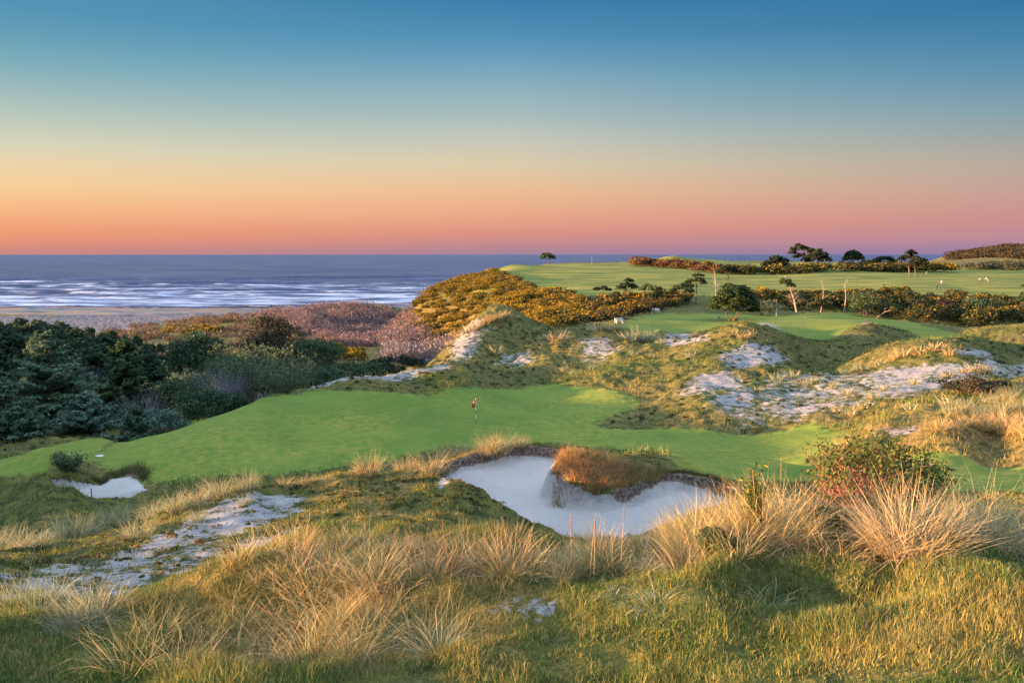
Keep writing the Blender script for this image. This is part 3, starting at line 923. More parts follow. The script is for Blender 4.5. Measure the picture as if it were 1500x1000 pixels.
marram("marram_grass", fan([(990,9.8),(1080,9.3),(1190,9.6),(1215,11),(1190,12.4),(1060,12.6),(1010,12.4)]), 40, 280, STRAW,
       "straw coloured marram grass massed in front of the bunker's right half", (.42, .92))
marram("marram_grass", fan([(1180,10.0),(1280,9.8),(1560,9.8),(1560,12.6),(1280,12.4),(1200,12)]), 26, 260, PALE,
       "pale marram grass around the reddish shrub at the right", (.5, .95))
marram("marram_grass", fan([(640,9.9),(760,9.4),(850,9.4),(850,11.4),(760,11.8),(680,11.4)]), 18, 150, STRAW,
       "thin orange marram grass below the middle of the bunker", (.3, .6))
marram("marram_grass", fan([(215,9.6),(330,9.0),(470,8.5),(590,8.6),(690,9.6),(680,11),(560,11.6),(430,11.4),(380,10.4),(270,9.8)]), 36, 170, ORANGE,
       "orange marram grass along the bank left of centre", (.34, .74))
marram("marram_grass", fan([(90,6.6),(300,6.3),(560,6.5),(700,7.4),(560,8.4),(330,8.6),(180,8.2)]), 46, 100, [((.54, .42, .22), 4), ((.46, .34, .15), 2), ((.26, .28, .12), 2), ((.14, .19, .08), 2)],
       "long loose marram grass at the bottom left", (.45, .95), r0=.22, spread=1.25, W=.0068)
marram("marram_grass", fan([(-60,8.0),(60,8.2),(150,9),(60,11),(-60,11.4)]), 14, 130, GREY,
       "greyish marram grass at the left edge", (.4, .8), spread=1.2)


marram("marram_grass", fan([(790,10.2),(960,9.6),(1020,9.8),(1020,12.2),(900,12.2),(820,11.6)]), 40, 230, STRAW,
       "shorter straw marram grass below the bunker's middle", (.34, .66))
# ------------------------------------------------------------------ single tussocks
ORD = ['first', 'second', 'third', 'fourth', 'fifth', 'sixth', 'seventh', 'eighth', 'ninth', 'tenth', 'eleventh', 'twelfth', 'thirteenth', 'fourteenth']
TUS = {}
for key, pal in (('straw', STRAW), ('pale', PALE), ('grey', GREY), ('orange', ORANGE)):
    TUS[key] = [build("grass_tussock", tussock_geo(n_, pal, r_, (.55, 1.15), sp_, .011, 4), M_GRASS, link=False)
                for n_, r_, sp_ in ((260, .24, .85), (200, .30, 1.0), (300, .34, .7))]
    TUS[key + 'far'] = [build("grass_tussock", tussock_geo(n_, pal, r_, (.55, 1.15), sp_, .045, 3), M_GRASS, link=False)
                        for n_, r_, sp_ in ((110, .34, .85), (90, .42, 1.0))]


def tussock_row(kind, group, text, items, far=False):
    """items: (u, v of the foot, height in pixels of the 1500 px survey)"""
    for k, (u, v, hp) in enumerate(sorted(items)):
        h = hit(u, v)
        if h is None: continue
        x, y, z = h
        s = hp * y / F / .74
        me = random.choice(TUS[kind + ('far' if far else '')])
        o = obj_of("grass_tussock", me, None, (x, y, z - .03 * s), random.uniform(0, 6.28), (s * random.uniform(.9, 1.25), s * random.uniform(.9, 1.25), s))
        tag(o, text.replace('#', ORD[k]), 'grass tussock', group)


tussock_row('pale', 'tussocks along the left sand crest', '# tussock from the left along the crest of the left sand slope',
            [(-8,806,40),(32,802,38),(58,800,30),(103,790,43),(128,784,38),(167,768,38),(201,788,38),(227,756,35),(257,746,32),(289,737,36),(318,726,32),(362,716,34)])
tussock_row('pale', 'small tussocks on the left sand', '# small tussock from the left standing in the bare left sand', [(357,738,19),(290,763,24)])
tussock_row('straw', 'tussocks along the far lip of the front bunker', '# straw tussock from the left along the grassy lip before the green',
            [(418,712,20),(448,708,18),(478,706,18),(540,694,36),(592,687,27),(632,690,34),(655,671,24),(672,668,26),(716,662,32),(734,660,34),(763,653,20)])
tussock_row('orange', 'tussocks on the right hummock', '# orange tussock from the left on the right hummock above the fairway',
            [(1230,660,26),(1275,633,13),(1298,627,12),(1375,629,26),(1398,628,24),(1420,625,25),(1440,628,28),(1460,622,30),(1478,632,36),(1502,636,34)])
tussock_row('pale', 'tussocks on the slope above the right hummock', '# pale tussock from the left on the slope above the right hummock',
            [(1392,606,22),(1415,598,22),(1432,610,24),(1450,590,24),(1466,606,26),(1480,585,26),(1494,600,28),(1506,578,26)])
tussock_row('pale', 'small tussocks dotted over the right sand', '# small tussock from the left on the pale sand right of the green',
            [(1111,573,10),(1224,604,11),(1243,577,12),(1247,606,15),(1267,597,13),(1278,584,12),(1294,571,11),(1334,599,13),(1339,563,11),(1388,592,17)], True)
tussock_row('grey', 'tussocks under the dark bowl', '# grey green tussock from the left along the upper edge of the right sand',
            [(1138,556,13),(1162,553,15),(1184,561,13),(1197,560,11),(1221,567,11),(1238,548,12),(1262,542,12),(1288,536,12)], True)
tussock_row('orange', 'tussocks on the right dune ridge', '# orange tussock from the left on the ridge of the right dune',
            [(1311,525,13),(1324,520,15),(1348,519,17),(1370,513,15),(1384,510,11),(1392,519,12),(1390,552,12),(1412,546,10),(1430,545,18),(1444,546,16)], True)
tussock_row('orange', 'tussocks on the left dune crest', '# orange tussock from the left on the crest of the middle dune',
            [(660,505,9),(672,494,10),(684,487,12),(696,482,13),(708,475,13),(719,470,12),(730,466,12),(742,463,10),(756,466,8),(786,484,8)], True)
tussock_row('straw', 'tussocks along the back dune top', '# straw tussock from the left along the top of the back dune',
            [(813,497,16),(826,492,12),(866,486,11),(878,485,14),(893,482,11),(905,484,12),(1018,492,8),(1076,490,9),(1088,494,12),(1102,490,9)], True)
tussock_row('grey', 'grey clumps on the back dune', '# grey clump from the left on the face of the back dune',
            [(727,516,13),(826,543,10),(842,548,9),(868,540,10),(921,498,18),(937,498,22),(952,500,18),(968,504,12),(930,520,10),(1012,523,12)], True)
tussock_row('pale', 'tussocks on the bank left of the green', '# tussock from the left on the sandy bank behind the green',
            [(368,580,8),(380,571,11),(463,563,9),(478,560,7),(509,551,7),(600,541,6),(660,519,9)], True)


def hero_tussock(u, d, h, pal, n, label, spread=.95, r0=.3, W=.0072):
    x, y, z = at(u, near_d(d)); h *= .80
    g = tussock_geo(n, pal, r0 / h * .9, (.6, 1.2), spread, W / h, 5)
    o = build("grass_tussock", g, M_GRASS)
    o.location = (x, y, z - .02); o.scale = (h, h, h)
    tag(o, label, 'grass tussock', 'great tussocks at the front')


hero_tussock(1345, 9.6, 1.12, [((.56, .42, .24), 4), ((.62, .50, .32), 2), ((.34, .27, .13), 2), ((.20, .21, .09), 1)], 1300, "great round straw tussock before the reddish shrub, pale blades arching all round", 1.0, .36)
hero_tussock(1452, 10.4, 1.18, PALE, 1000, "great green and straw tussock at the right edge, beside the round pale one", .9, .36)
hero_tussock(1530, 10.6, 1.15, PALE, 700, "great tussock cut off by the right edge of the view", .9, .34)
hero_tussock(1140, 10.6, 1.08, STRAW, 900, "tall straw tussock with the green broom sprig rising from it", .75, .34)
hero_tussock(1185, 11.2, 1.05, [((.60, .48, .30), 4), ((.50, .42, .26), 2), ((.26, .27, .14), 1)], 800, "tall whitish tussock just left of the reddish shrub", .75, .34)
hero_tussock(1225, 9.9, .85, ORANGE, 420, "loose orange tussock in front of the reddish shrub's foot", 1.15, .3)
hero_tussock(745, 10.0, .82, ORANGE, 620, "orange tussock leaning out below the middle of the bunker", .9, .26)
hero_tussock(640, 7.0, .62, PALE, 240, "low pale tussock with long bent blades, nearest the bottom centre", 1.5, .16)
hero_tussock(968, 7.6, .5, GREY, 150, "flattened grey green tussock drooping over the shaded turf", 2.0, .12)
hero_tussock(1130, 7.9, .5, GREY, 120, "flattened blue green tussock combed to the right on shaded turf", 2.0, .14)
hero_tussock(450, 9.4, .72, STRAW, 420, "tallest orange straw tussock on the bank left of centre", 1.0, .30)
hero_tussock(545, 9.5, .66, STRAW, 360, "second tall straw tussock, right of the tallest on the bank", 1.0, .28)
hero_tussock(905, 8.1, .34, GREY, 50, "tiny drooping tussock beside the bare soil patch", 2.0, .08)


# ------------------------------------------------------------------ low plants between the grass (nobody could count them)
def plantlets(name, n, y0, y1, R, leaf, nl, pal, label, sandmin=0.0, a0=-.70, a1=.70, thr=.45, flat=.6):
    x, y = scatter(n * 4, y0, y1, a0, a1, .7)
    mo, sa_ = gz(x, y, MOW_G), gz(x, y, SAND_G)
    k = (mo < .3) & (fbm(x, y, 3.0 if y1 > 40 else 1.2, 3, 49) + rnd(-.2, .2, len(x)) > thr) & (gz(x, y, np.maximum(bsand2, soil)) < .05) & (RNG.random(len(x)) > sa_ * .45)
    x, y = x[k][:n], y[k][:n]; z = gz(x, y); m = len(x)
    r = rnd(*R, m); d = RNG.normal(0, 1, (m, nl, 3)); d /= np.linalg.norm(d, axis=2, keepdims=True); d[..., 2] = np.abs(d[..., 2])
    d *= rnd(.6, 1.05, (m, nl, 1))
    Pc = np.stack([x, y, z], -1)[:, None] + d * r[:, None, None] * np.array([1, 1, flat])
    col = np.repeat(pick(pal, m, .3), nl, 0) * rnd(.8, 1.2, (m * nl, 1))
    g = leaf_quads(Pc.reshape(-1, 3), (d + RNG.normal(0, .6, d.shape)).reshape(-1, 3), leaf, col, 2.2)
    o = build(name, g, M_LEAF); tag(o, label, 'plants', kind='stuff')


plantlets("dune_plants", 2000, 52, 125, (.12, .40), .09, 30, [((.040, .060, .022), 4), ((.060, .055, .026), 3), ((.10, .12, .06), 2), ((.13, .10, .05), 1)],
          "small dark plants dotting the dunes behind the green", thr=.47, flat=.7)
plantlets("moss_plants", 3600, 10.5, 34, (.05, .17), .028, 44, [((.13, .14, .022), 4), ((.06, .085, .022), 3), ((.17, .12, .035), 2), ((.09, .06, .03), 1)],
          "mossy cushions and low plants on the sandy slope at the left", thr=.46, flat=.5)

# ------------------------------------------------------------------ trees and shrubs
NEEDLE = [((.060, .120, .078), 4), ((.085, .155, .095), 3), ((.110, .185, .125), 2), ((.14, .19, .09), 1)]
BLUE_N = [((.110, .190, .145), 4), ((.150, .235, .180), 3), ((.065, .125, .090), 2), ((.19, .22, .13), 1)]
PINE = [((.032, .060, .026), 4), ((.045, .080, .030), 3), ((.070, .105, .036), 2)]
WOOD = [((.042, .082, .045), 4), ((.066, .115, .056), 3), ((.095, .140, .062), 1)]
LIGHTG = [((.070, .115, .045), 4), ((.105, .150, .060), 3), ((.045, .080, .038), 2)]
OLIVE = [((.060, .066, .022), 4), ((.095, .090, .026), 3), ((.040, .046, .020), 3)]
YELLOW = [((.27, .175, .014), 3), ((.20, .135, .012), 3), ((.34, .24, .022), 1)]
RUST = [((.13, .055, .035), 3), ((.10, .050, .032), 3), ((.07, .055, .028), 2)]
BARKC = (.13, .10, .08)
PALEB = (.27, .235, .215)


def limb_set(H, n, lo, hi, reach, r, col, up=.35):
    out = []
    for k in range(n):
        t = lo + (hi - lo) * (k + random.random()) / n
        th = random.uniform(0, 2 * pi)
        d = np.array([math.cos(th), math.sin(th), up + random.uniform(-.2, .35)])
        p, _ = wander((0, 0, H * t), d, reach * (1 - .5 * t) * random.uniform(.7, 1.15), 5, .18)
        out.append(tube(p, np.linspace(r * .45, r * .08, len(p)), 4, col))
    return out


def tree_root(name, loc, label, cat, group, trunk_g, crown_g, crown_mat=None, rz=0.0, trunk_mat=None):
    r = empty(name, loc, rz)
    tag(r, label, cat, group)
    build('trunk', trunk_g, trunk_mat or M_BARK, r)
    if crown_g is not None: build('crown', crown_g, crown_mat or M_LEAF, r)
    return r


def spruce_geo(H, R, pal, leaf, n_whorl=26, dens=1.0, gap=.5):
    tr, _ = wander((0, 0, -.4), (0, 0, 1), H + .4, 8, .015)
    parts = [tube(tr, np.linspace(H * .018 + .05, .02, len(tr)), 7, BARKC)]
    Pc, Nn, Cc = [], [], []
    for w in range(n_whorl):
        t = (w + random.random()) / n_whorl
        zb = H * (.04 + .96 * t)
        nb = int(5 + 3 * (1 - t))
        for b in range(nb):
            if random.random() < .10: continue
            th = random.uniform(0, 2 * pi)
            Lb = R * (1 - t) ** .72 * random.uniform(.62, 1.12) + .25
            bp, _ = wander((0, 0, zb), (math.cos(th), math.sin(th), random.uniform(.05, .45) - .25 * (1 - t)), Lb, 6, .09, .02)
            parts.append(tube(bp, np.linspace(.035, .01, len(bp)), 3, BARKC))
            m = max(8, int(Lb * 34 * dens))
            q = rnd(.18, 1.0, m) ** .8 * (len(bp) - 1)
            i = np.minimum(q.astype(int), len(bp) - 2); f = (q - i)[:, None]
            c = bp[i] * (1 - f) + bp[i + 1] * f
            side = np.array([-math.sin(th), math.cos(th), 0])
            s = RNG.normal(0, .16 * Lb, m) * np.clip(1.1 - q / len(bp), .25, 1)
            c = c + side * s[:, None] + np.stack([np.zeros(m), np.zeros(m), -np.abs(RNG.normal(0, .14, m)) - .1 * np.abs(s)], -1)
            Pc.append(c); Nn.append(np.tile([math.cos(th) * .4, math.sin(th) * .4, .8], (m, 1)) + RNG.normal(0, .55, (m, 3)))
            Cc.append(pick(pal, m) * random.uniform(.85, 1.2))
    Pc, Nn, Cc = np.concatenate(Pc), np.concatenate(Nn), np.concatenate(Cc)
    return join(parts), leaf_quads(Pc, Nn, leaf, Cc, 3.0)


def top_height(u, vtop, d):
    x, y, z = at(u, d)
    return (x, y, z), P(u, vtop, d)[2] - z


def spruce(u, vtop, d, wpx, label, pal=BLUE_N, leaf=.14, dens=1.0):
    loc, H = top_height(u, vtop, d)
    t, c = spruce_geo(H, wpx / 2 * d / F, pal, leaf, int(14 + H * 1.3), dens)
    tree_root('spruce_tree', loc, label, 'spruce tree', 'spruces left of the green', t, c)


def bush_geo(H, R, pal, n, leaf, nb=9, flowers=None, fl=0, flat=.8, stems=6, stemcol=BARKC, lowz=.12):
    blobs = [(0, 0, H * .5, R * .72, R * .72, H * .46)]
    for k in range(nb):
        th = random.uniform(0, 2 * pi); rr = R * random.uniform(.35, .72); zt = random.uniform(lowz + .1, .80)
        br = R * random.uniform(.26, .46)
        blobs.append((math.cos(th) * rr, math.sin(th) * rr, H * zt, br, br, min(br * flat, H * .3)))
    for k in range(3):
        th = random.uniform(0, 2 * pi); rr = R * random.uniform(0, .4); br = R * random.uniform(.22, .36)
        blobs.append((math.cos(th) * rr, math.sin(th) * rr, H * random.uniform(.78, .88), br, br, H * .14))
    ct = cloud(blobs, n, leaf, pal, flowers, fl)
    tr = []
    for k in range(stems):
        th = random.uniform(0, 2 * pi)
        p, _ = wander((0, 0, -.2), (math.cos(th) * .5, math.sin(th) * .5, 1), H * random.uniform(.6, .9), 6, .12)
        tr.append(tube(p, np.linspace(.03 * H ** .5 + .02, .012, len(p)), 4, stemcol))
    return join(tr), ct


def shrub(u, vtop, d, wpx, label, pal, n=2600, leaf=.22, name='shrub', cat='shrub', group=None, flowers=None, fl=0, stems=7, stemcol=BARKC, nb=10):
    loc, H = top_height(u, vtop, d)
    t, c = bush_geo(H, wpx / 2 * d / F, pal, n, leaf, nb, flowers, fl, stems=stems, stemcol=stemcol)
    r = empty(name, loc); tag(r, label, cat, group)
    build('stems', t, M_BARK, r); build('foliage', c, M_LEAF, r)
    return r


# spruces standing left of the green
spruce(72, 484, 80, 168, "big pale blue spruce with a spiky top, tallest of the spruces at the left", [((.120, .205, .130), 4), ((.165, .245, .150), 3), ((.070, .125, .08), 2), ((.22, .25, .12), 1)], .14, 1.5)
spruce(2, 556, 74, 120, "dark spruce cut by the left edge of the view, below the big pale blue spruce", NEEDLE)
spruce(182, 496, 88, 128, "broad green conifer with a lumpy top, standing right of the big pale blue spruce", [((.040, .085, .036), 4), ((.060, .115, .045), 3), ((.090, .135, .050), 2)], .20, 1.2)
spruce(26, 590, 70, 92, "low dark spruce at the left edge with its skirt on the fairway", NEEDLE)
spruce(128, 574, 74, 110, "bluish young spruce between the big pale spruce and the broad conifer", BLUE_N)
spruce(196, 596, 73, 74, "small dark spruce closest to the white marker at the green's left edge", NEEDLE)
spruce(-40, 500, 84, 130, "spruce mostly outside the left edge of the view", NEEDLE)
spruce(20, 540, 88, 90, "dark pointed spruce behind the left edge spruces", NEEDLE)

# shrubs around them
shrub(288, 481, 116, 106, "large round dark green shrub crown left of the brown topped one", WOOD, 7600, .24, 'round_shrub', stemcol=(.20, .15, .12))
shrub(392, 457, 122, 118, "tallest round bush with a dark brownish crown, left of the yellow flowering patch", [((.045, .042, .028), 4), ((.060, .052, .034), 3), ((.036, .044, .026), 3)], 5400, .24, 'round_shrub')
shrub(455, 498, 122, 130, "dark green bush sloping down to the right of the brown crowned one", WOOD, 7600, .23, 'round_shrub')
shrub(520, 526, 116, 96, "dark green bush at the end of the row, left of the clipped looking dark thicket", WOOD, 3600, .22, 'round_shrub')
shrub(562, 520, 122, 66, "nearly black squarish thicket above the sandy edge behind the green", [((.020, .036, .022), 3), ((.030, .048, .026), 2)], 2600, .22, 'round_shrub')
shrub(598, 519, 126, 48, "nearly black small thicket touching the dune foot", [((.020, .036, .022), 3), ((.030, .048, .026), 2)], 1600, .22, 'round_shrub')
shrub(262, 553, 92, 120, "mid green rounded bush below the large round shrub", [((.045, .085, .036), 4), ((.065, .110, .042), 3), ((.035, .060, .030), 2)], 4200, .2, 'round_shrub')
shrub(302, 570, 84, 96, "dark green bush leaning over the left top of the green", WOOD, 3600, .18, 'round_shrub')
shrub(340, 575, 90, 70, "dark green bush below the grey twiggy shrub", WOOD, 2600, .19, 'round_shrub')
shrub(236, 598, 80, 90, "bluish green bush between the broad conifer and the green", BLUE_N, 3200, .17, 'round_shrub')
shrub(470, 540, 100, 96, "dark leafy bush on the bank above the green's sandy edge", WOOD, 3600, .2, 'round_shrub')
shrub(425, 556, 92, 70, "grey green bush between pale willow and sandy edge", [((.060, .090, .050), 3), ((.045, .070, .040), 3)], 2400, .19, 'round_shrub')
shrub(246, 626, 70, 62, "brownish low bush beside the green's left shoulder", [((.075, .065, .045), 3), ((.055, .070, .035), 3)], 1500, .14, 'round_shrub')


def twig_shrub(u, vtop, d, wpx, label, col, n, name, leaf=None, loc=None, W=.03, group=None):
    if loc is None: loc, H = top_height(u, vtop, d)
    R = wpx / 2 * d / F
    th = rnd(0, 2 * pi, n); r0 = np.sqrt(rnd(0, 1, n)) * R * .55
    Rt = np.stack([np.cos(th) * r0, np.sin(th) * r0, np.full(n, -.1)], -1)
    b = blades(Rt, th + RNG.normal(0, .5, n), rnd(.75, 1.12, n) * H, np.full(n, W), rnd(.02, .28, n) + r0 / R * .35, RNG.normal(.25, .25, n), pick(col, n), 4)
    r = empty(name, loc); tag(r, label, 'shrub', group)
    build('twigs', b, M_TWIG, r)
    if leaf:
        pal, m, sz = leaf
        k = RNG.integers(0, n, m); s = RNG.integers(2, 5, m)
        V = b[0].reshape(n, 5, 2, 3).mean(2)[k, s] + RNG.normal(0, .16, (m, 3))
        build('foliage', leaf_quads(V, RNG.normal(0, 1, (m, 3)), sz, pick(pal, m), 2.2), M_LEAF, r)
    return r


PG = [((.095, .135, .066), 4), ((.130, .170, .090), 3), ((.070, .105, .050), 3)]
twig_shrub(385, 516, 98, 96, "pale green feathery willow bush under the brown crowned bush", [((.20, .20, .13), 1)], 420, 'willow_shrub', (PG, 5200, .17))
twig_shrub(352, 508, 104, 70, "pale green willow bush reaching up beside the round dark shrub", [((.20, .20, .13), 1)], 300, 'willow_shrub', (PG, 3400, .17))
twig_shrub(418, 534, 90, 60, "pale green willow bush nearest the sandy edge of the green", [((.20, .20, .13), 1)], 260, 'willow_shrub', (PG, 2600, .15))
twig_shrub(322, 536, 92, 76, "bare grey lilac twiggy shrub among the dark bushes", [((.30, .28, .33), 2), ((.24, .23, .26), 2)], 620, 'bare_shrub', (LIGHTG, 300, .15))
twig_shrub(122, 534, 96, 44, "bare pale twigs showing between the big spruce and the broad conifer", [((.30, .30, .34), 2)], 260, 'bare_shrub')
twig_shrub(208, 566, 80, 40, "bare grey twigs at the broad conifer's right flank", [((.25, .23, .26), 2)], 220, 'bare_shrub')
twig_shrub(228, 640, 67, 34, "bare brownish twigs above the white marker at the green's edge", [((.20, .16, .15), 2)], 200, 'bare_shrub')
twig_shrub(448, 515, 112, 40, "bare twigs sticking out of the dark bushes beside the yellow patch", [((.16, .13, .13), 2)], 200, 'bare_shrub')

# the dark shore pine wood behind them: every crown that shows its own top
tl_u = [-80, 0, 30, 62, 100, 150, 190, 220, 250, 330, 380]
tl_v = [470, 470, 466, 464, 473, 480, 485, 494, 506, 510, 505]
SH_PINE = []
for k in range(5):
    H_, R_ = 9.0, random.uniform(3.0, 3.9)
    t, c = bush_geo(H_, R_, [((.034, .064, .036), 4), ((.050, .088, .044), 3), ((.075, .110, .050), 1)], 2600, .42, 11, flat=.62, stems=4)
    SH_PINE.append((build('trunk', t, M_BARK, link=False), build('crown', c, M_LEAF, link=False)))
slots = [(-30, 1), (-2, 0), (14, 1), (33, 0), (47, 1), (64, 0), (82, 1), (98, 0), (117, 1), (134, 0), (150, 1), (168, 0), (186, 1), (204, 0), (220, 1), (238, 0), (252, 1), (20, 2), (60, 2), (105, 2), (140, 2), (215, 2), (330, 1), (352, 2)]
for k, (u, back) in enumerate(slots):
    d = (205, 160, 128)[back] * random.uniform(.94, 1.06)
    vt = np.interp(u, tl_u, tl_v) + (0, 6, 20)[back] + random.uniform(-1.5, 3)
    loc, H = top_height(u, vt, d)
    me_t, me_c = SH_PINE[k % 5]
    r = empty('shore_pine', loc, random.uniform(0, 6.28)); s = H / 9.0
    r.scale = (s * random.uniform(.95, 1.25), s * random.uniform(.95, 1.25), s)
    tag(r, "%s crown from the left in the %s row of the dark pine wood" % ((ORD + ['fifteenth', 'sixteenth', 'seventeenth', 'eighteenth'])[[q[0] for q in sorted(s_ for s_ in slots if s_[1] == back)].index(u)], ('back', 'middle', 'front')[back]), 'pine tree', 'dark shore pine wood at the left')
    obj_of('trunk', me_t, r); obj_of('crown', me_c, r)

# ------------------------------------------------------------------ the mauve willow thickets of the dune valley
MAUVE = [((.20, .145, .155), 4), ((.25, .19, .20), 3), ((.15, .11, .12), 3)]
GREYM = [((.20, .17, .19), 3), ((.15, .13, .145), 3), ((.27, .24, .255), 2)]


def far_poly(pts):
    return [((u - 750) / F * 1.01 * d, d) for u, d in pts]


def thicket(name, poly, n, nt, H, R, pal, label, leafpal=None, W=.06, lf=.5):
    parts = []; leaves = []
    for x, y in in_poly(poly, n):
        h = H * random.uniform(.65, 1.15); rr = R * random.uniform(.7, 1.3); z = float(gz(x, y))
        h *= .45 + 1.1 * float(fbm(x, y, 22, 2, 44))
        th = rnd(0, 2 * pi, nt); q = np.sqrt(rnd(0, 1, nt)) * rr * .7
        b = blades(np.stack([x + np.cos(th) * q, y + np.sin(th) * q, np.full(nt, z - .2)], -1), th, h * (1.08 - .4 * (q / rr) ** 2) * rnd(.9, 1.1, nt), np.full(nt, W), .1 + q / rr * .45, rnd(.0, .35, nt), pick(pal, nt) * random.uniform(.85, 1.15), 3)
        parts.append(b)
        m = int(nt * lf)
        if m:
            k = RNG.integers(0, nt, m)
            c = b[0].reshape(nt, 4, 2, 3).mean(2)[k, RNG.integers(1, 4, m)] + RNG.normal(0, .2, (m, 3))
            parts.append(leaf_quads(c, RNG.normal(0, 1, (m, 3)) + np.array([0, 0, .5]), .30, pick(leafpal or pal, m), 2.0))
    o = build(name, join(parts), M_TWIG)
    tag(o, label, 'willow thicket', kind='stuff')


thicket('willow_thicket', far_poly([(420, 300), (370, 390), (470, 415), (590, 400), (605, 330), (600, 290), (632, 250), (674, 214), (706, 186), (690, 182), (640, 205), (560, 235), (480, 262)]), 420, 110, 4.4, 3.2, MAUVE,
        "mauve leafless willow thickets filling the valley below the gorse bluff", W=.075, lf=.8)
thicket('willow_thicket', far_poly([(560, 190), (640, 178), (690, 165), (712, 160), (705, 182), (640, 210), (575, 222)]), 90, 120, 4.6, 2.6, GREYM,
        "greyer bare willow thickets in front of the mauve ones", W=.065, lf=.5)
thicket('dune_scrub', far_poly([(150, 300), (230, 345), (300, 400), (420, 420), (430, 330), (400, 270), (300, 240), (180, 240)]), 230, 80, 2.2, 3.2, [((.20, .13, .10), 3), ((.16, .12, .08), 3), ((.13, .11, .05), 2)],
        "russet scrub between the dark wood and the beach", W=.08, lf=.7)
thicket('dune_scrub', far_poly([(470, 425), (560, 440), (640, 440), (650, 415), (560, 415), (480, 408)]), 60, 60, 1.8, 3.2, [((.20, .22, .17), 3), ((.15, .17, .12), 3)],
        "grey green scrub on the low dune ridge along the beach", W=.09, lf=1.0)
thicket('dune_scrub', far_poly([(560, 140), (640, 150), (690, 150), (660, 185), (560, 180), (500, 160)]), 70, 60, 1.0, 2.2, [((.17, .12, .08), 3), ((.13, .12, .05), 3), ((.20, .11, .10), 2)],
        "low reddish heath between the dark bushes and the willows", W=.05, lf=1.0)


thicket('dune_scrub', far_poly([(180, 215), (330, 235), (440, 260), (470, 235), (420, 180), (380, 170), (280, 190)]), 150, 60, 1.6, 3.0, [((.16, .11, .08), 3), ((.12, .11, .05), 3), ((.20, .12, .11), 2)],
        "brownish scrub on the valley floor behind the dark round bushes", W=.07, lf=1.0)


# ------------------------------------------------------------------ gorse
def gorse_mass(name, poly, n, pal, fl, H, R, label, nl=260, leaf=.30, cat='gorse', stretch=1.0, flw=None, kind='stuff'):
    parts = []
    for x, y in in_poly(poly, n):
        h = H * random.uniform(.6, 1.2); r = R * random.uniform(.65, 1.3); z = float(gz(x, y))
        bl = [(0, 0, h * .45, r, r, h * .5)]
        for k in range(4):
            th = random.uniform(0, 6.28); br = r * random.uniform(.35, .6)
            bl.append((math.cos(th) * r * .6, math.sin(th) * r * .6, h * random.uniform(.4, .8), br * stretch, br, br * .7))
        V, Q, C = cloud(bl, nl, leaf, pal, flw or YELLOW, fl * random.uniform(.35, 1.35), .22)
        parts.append((V + np.array([x, y, z]), Q, C))
    o = build(name, join(parts), M_LEAF)
    tag(o, label, cat, kind=kind)
    return o


gorse_mass('gorse_thicket', far_poly([(730, 395), (690, 345), (640, 318), (606, 298), (610, 270), (638, 240), (678, 206), (710, 176), (746, 146), (780, 134), (840, 138), (880, 150), (872, 172), (830, 200), (785, 232), (745, 290), (720, 340)]), 640, OLIVE, .66, 1.7, 2.2,
           "yellow flowering gorse covering the bluff that falls to the willow valley", 520, .25, stretch=2.0)
gorse_mass('gorse_thicket', far_poly([(850, 142), (905, 138), (960, 158), (1000, 168), (1000, 190), (930, 200), (870, 178)]), 95, [((.042, .050, .022), 4), ((.075, .06, .03), 3), ((.05, .035, .025), 2)], .30, 2.1, 1.8,
           "dark gorse and scrub behind the white benches", 300, .28)
gorse_mass('gorse_thicket', far_poly([(1080, 174), (1150, 172), (1235, 174), (1290, 163), (1340, 154), (1400, 148), (1500, 143), (1560, 143), (1560, 182), (1440, 190), (1300, 202), (1100, 196)]), 360, [((.040, .050, .020), 4), ((.065, .068, .024), 3), ((.032, .040, .020), 3)], .14, 3.1, 2.1,
           "long dark gorse hedge with yellow tops beyond the upper green", 300, .27)
gorse_mass('gorse_thicket', far_poly([(1085, 186), (1180, 188), (1300, 200), (1330, 200), (1330, 206), (1180, 200), (1085, 195)]), 50, OLIVE, .6, 3.0, 1.9,
           "bright yellow gorse crown of the hedge beyond the upper green", 300, .27)
gorse_mass('gorse_thicket', far_poly([(915, 372), (980, 352), (1048, 318), (1052, 328), (1000, 368), (930, 388)]), 60, RUST, .16, 3.4, 3.4, "rust and olive gorse island on the far fairway", 260, .5)
gorse_mass('gorse_thicket', far_poly([(1062, 325), (1130, 322), (1240, 328), (1310, 332), (1310, 346), (1200, 340), (1062, 338)]), 90, OLIVE, .22, 3.2, 3.2, "low gorse belt under the far pine clump", 240, .48)
gorse_mass('gorse_thicket', far_poly([(1270, 338), (1310, 333), (1392, 335), (1392, 352), (1300, 356)]), 60, OLIVE, .7, 3.6, 3.0, "yellow gorse belt behind the twin trunk pine", 260, .45)
gorse_mass('scrub', far_poly([(1395, 380), (1500, 372), (1600, 372), (1600, 420), (1430, 430)]), 110, [((.06, .075, .045), 3), ((.085, .09, .06), 2), ((.05, .05, .03), 2)], .0, 2.6, 3.6, "grey green scrub at the foot of the far dune hill", 200, .55, 'scrub')
gorse_mass('scrub', far_poly([(1375, 520), (1440, 500), (1500, 470), (1580, 470), (1600, 640), (1480, 640), (1385, 600)]), 300, [((.055, .040, .022), 3), ((.045, .045, .026), 3), ((.09, .05, .025), 1)], 0.0, 1.3, 5.5, "brown heath on the far dune hill", 160, .7, 'heath')
gorse_mass('gorse_thicket', far_poly([(464, 178), (520, 182), (545, 205), (530, 222), (480, 215), (455, 195)]), 34, OLIVE, 1.3, 2.0, 2.0, "yellow flowering gorse patch in the valley right of the brown crowned bush", 260, .3)
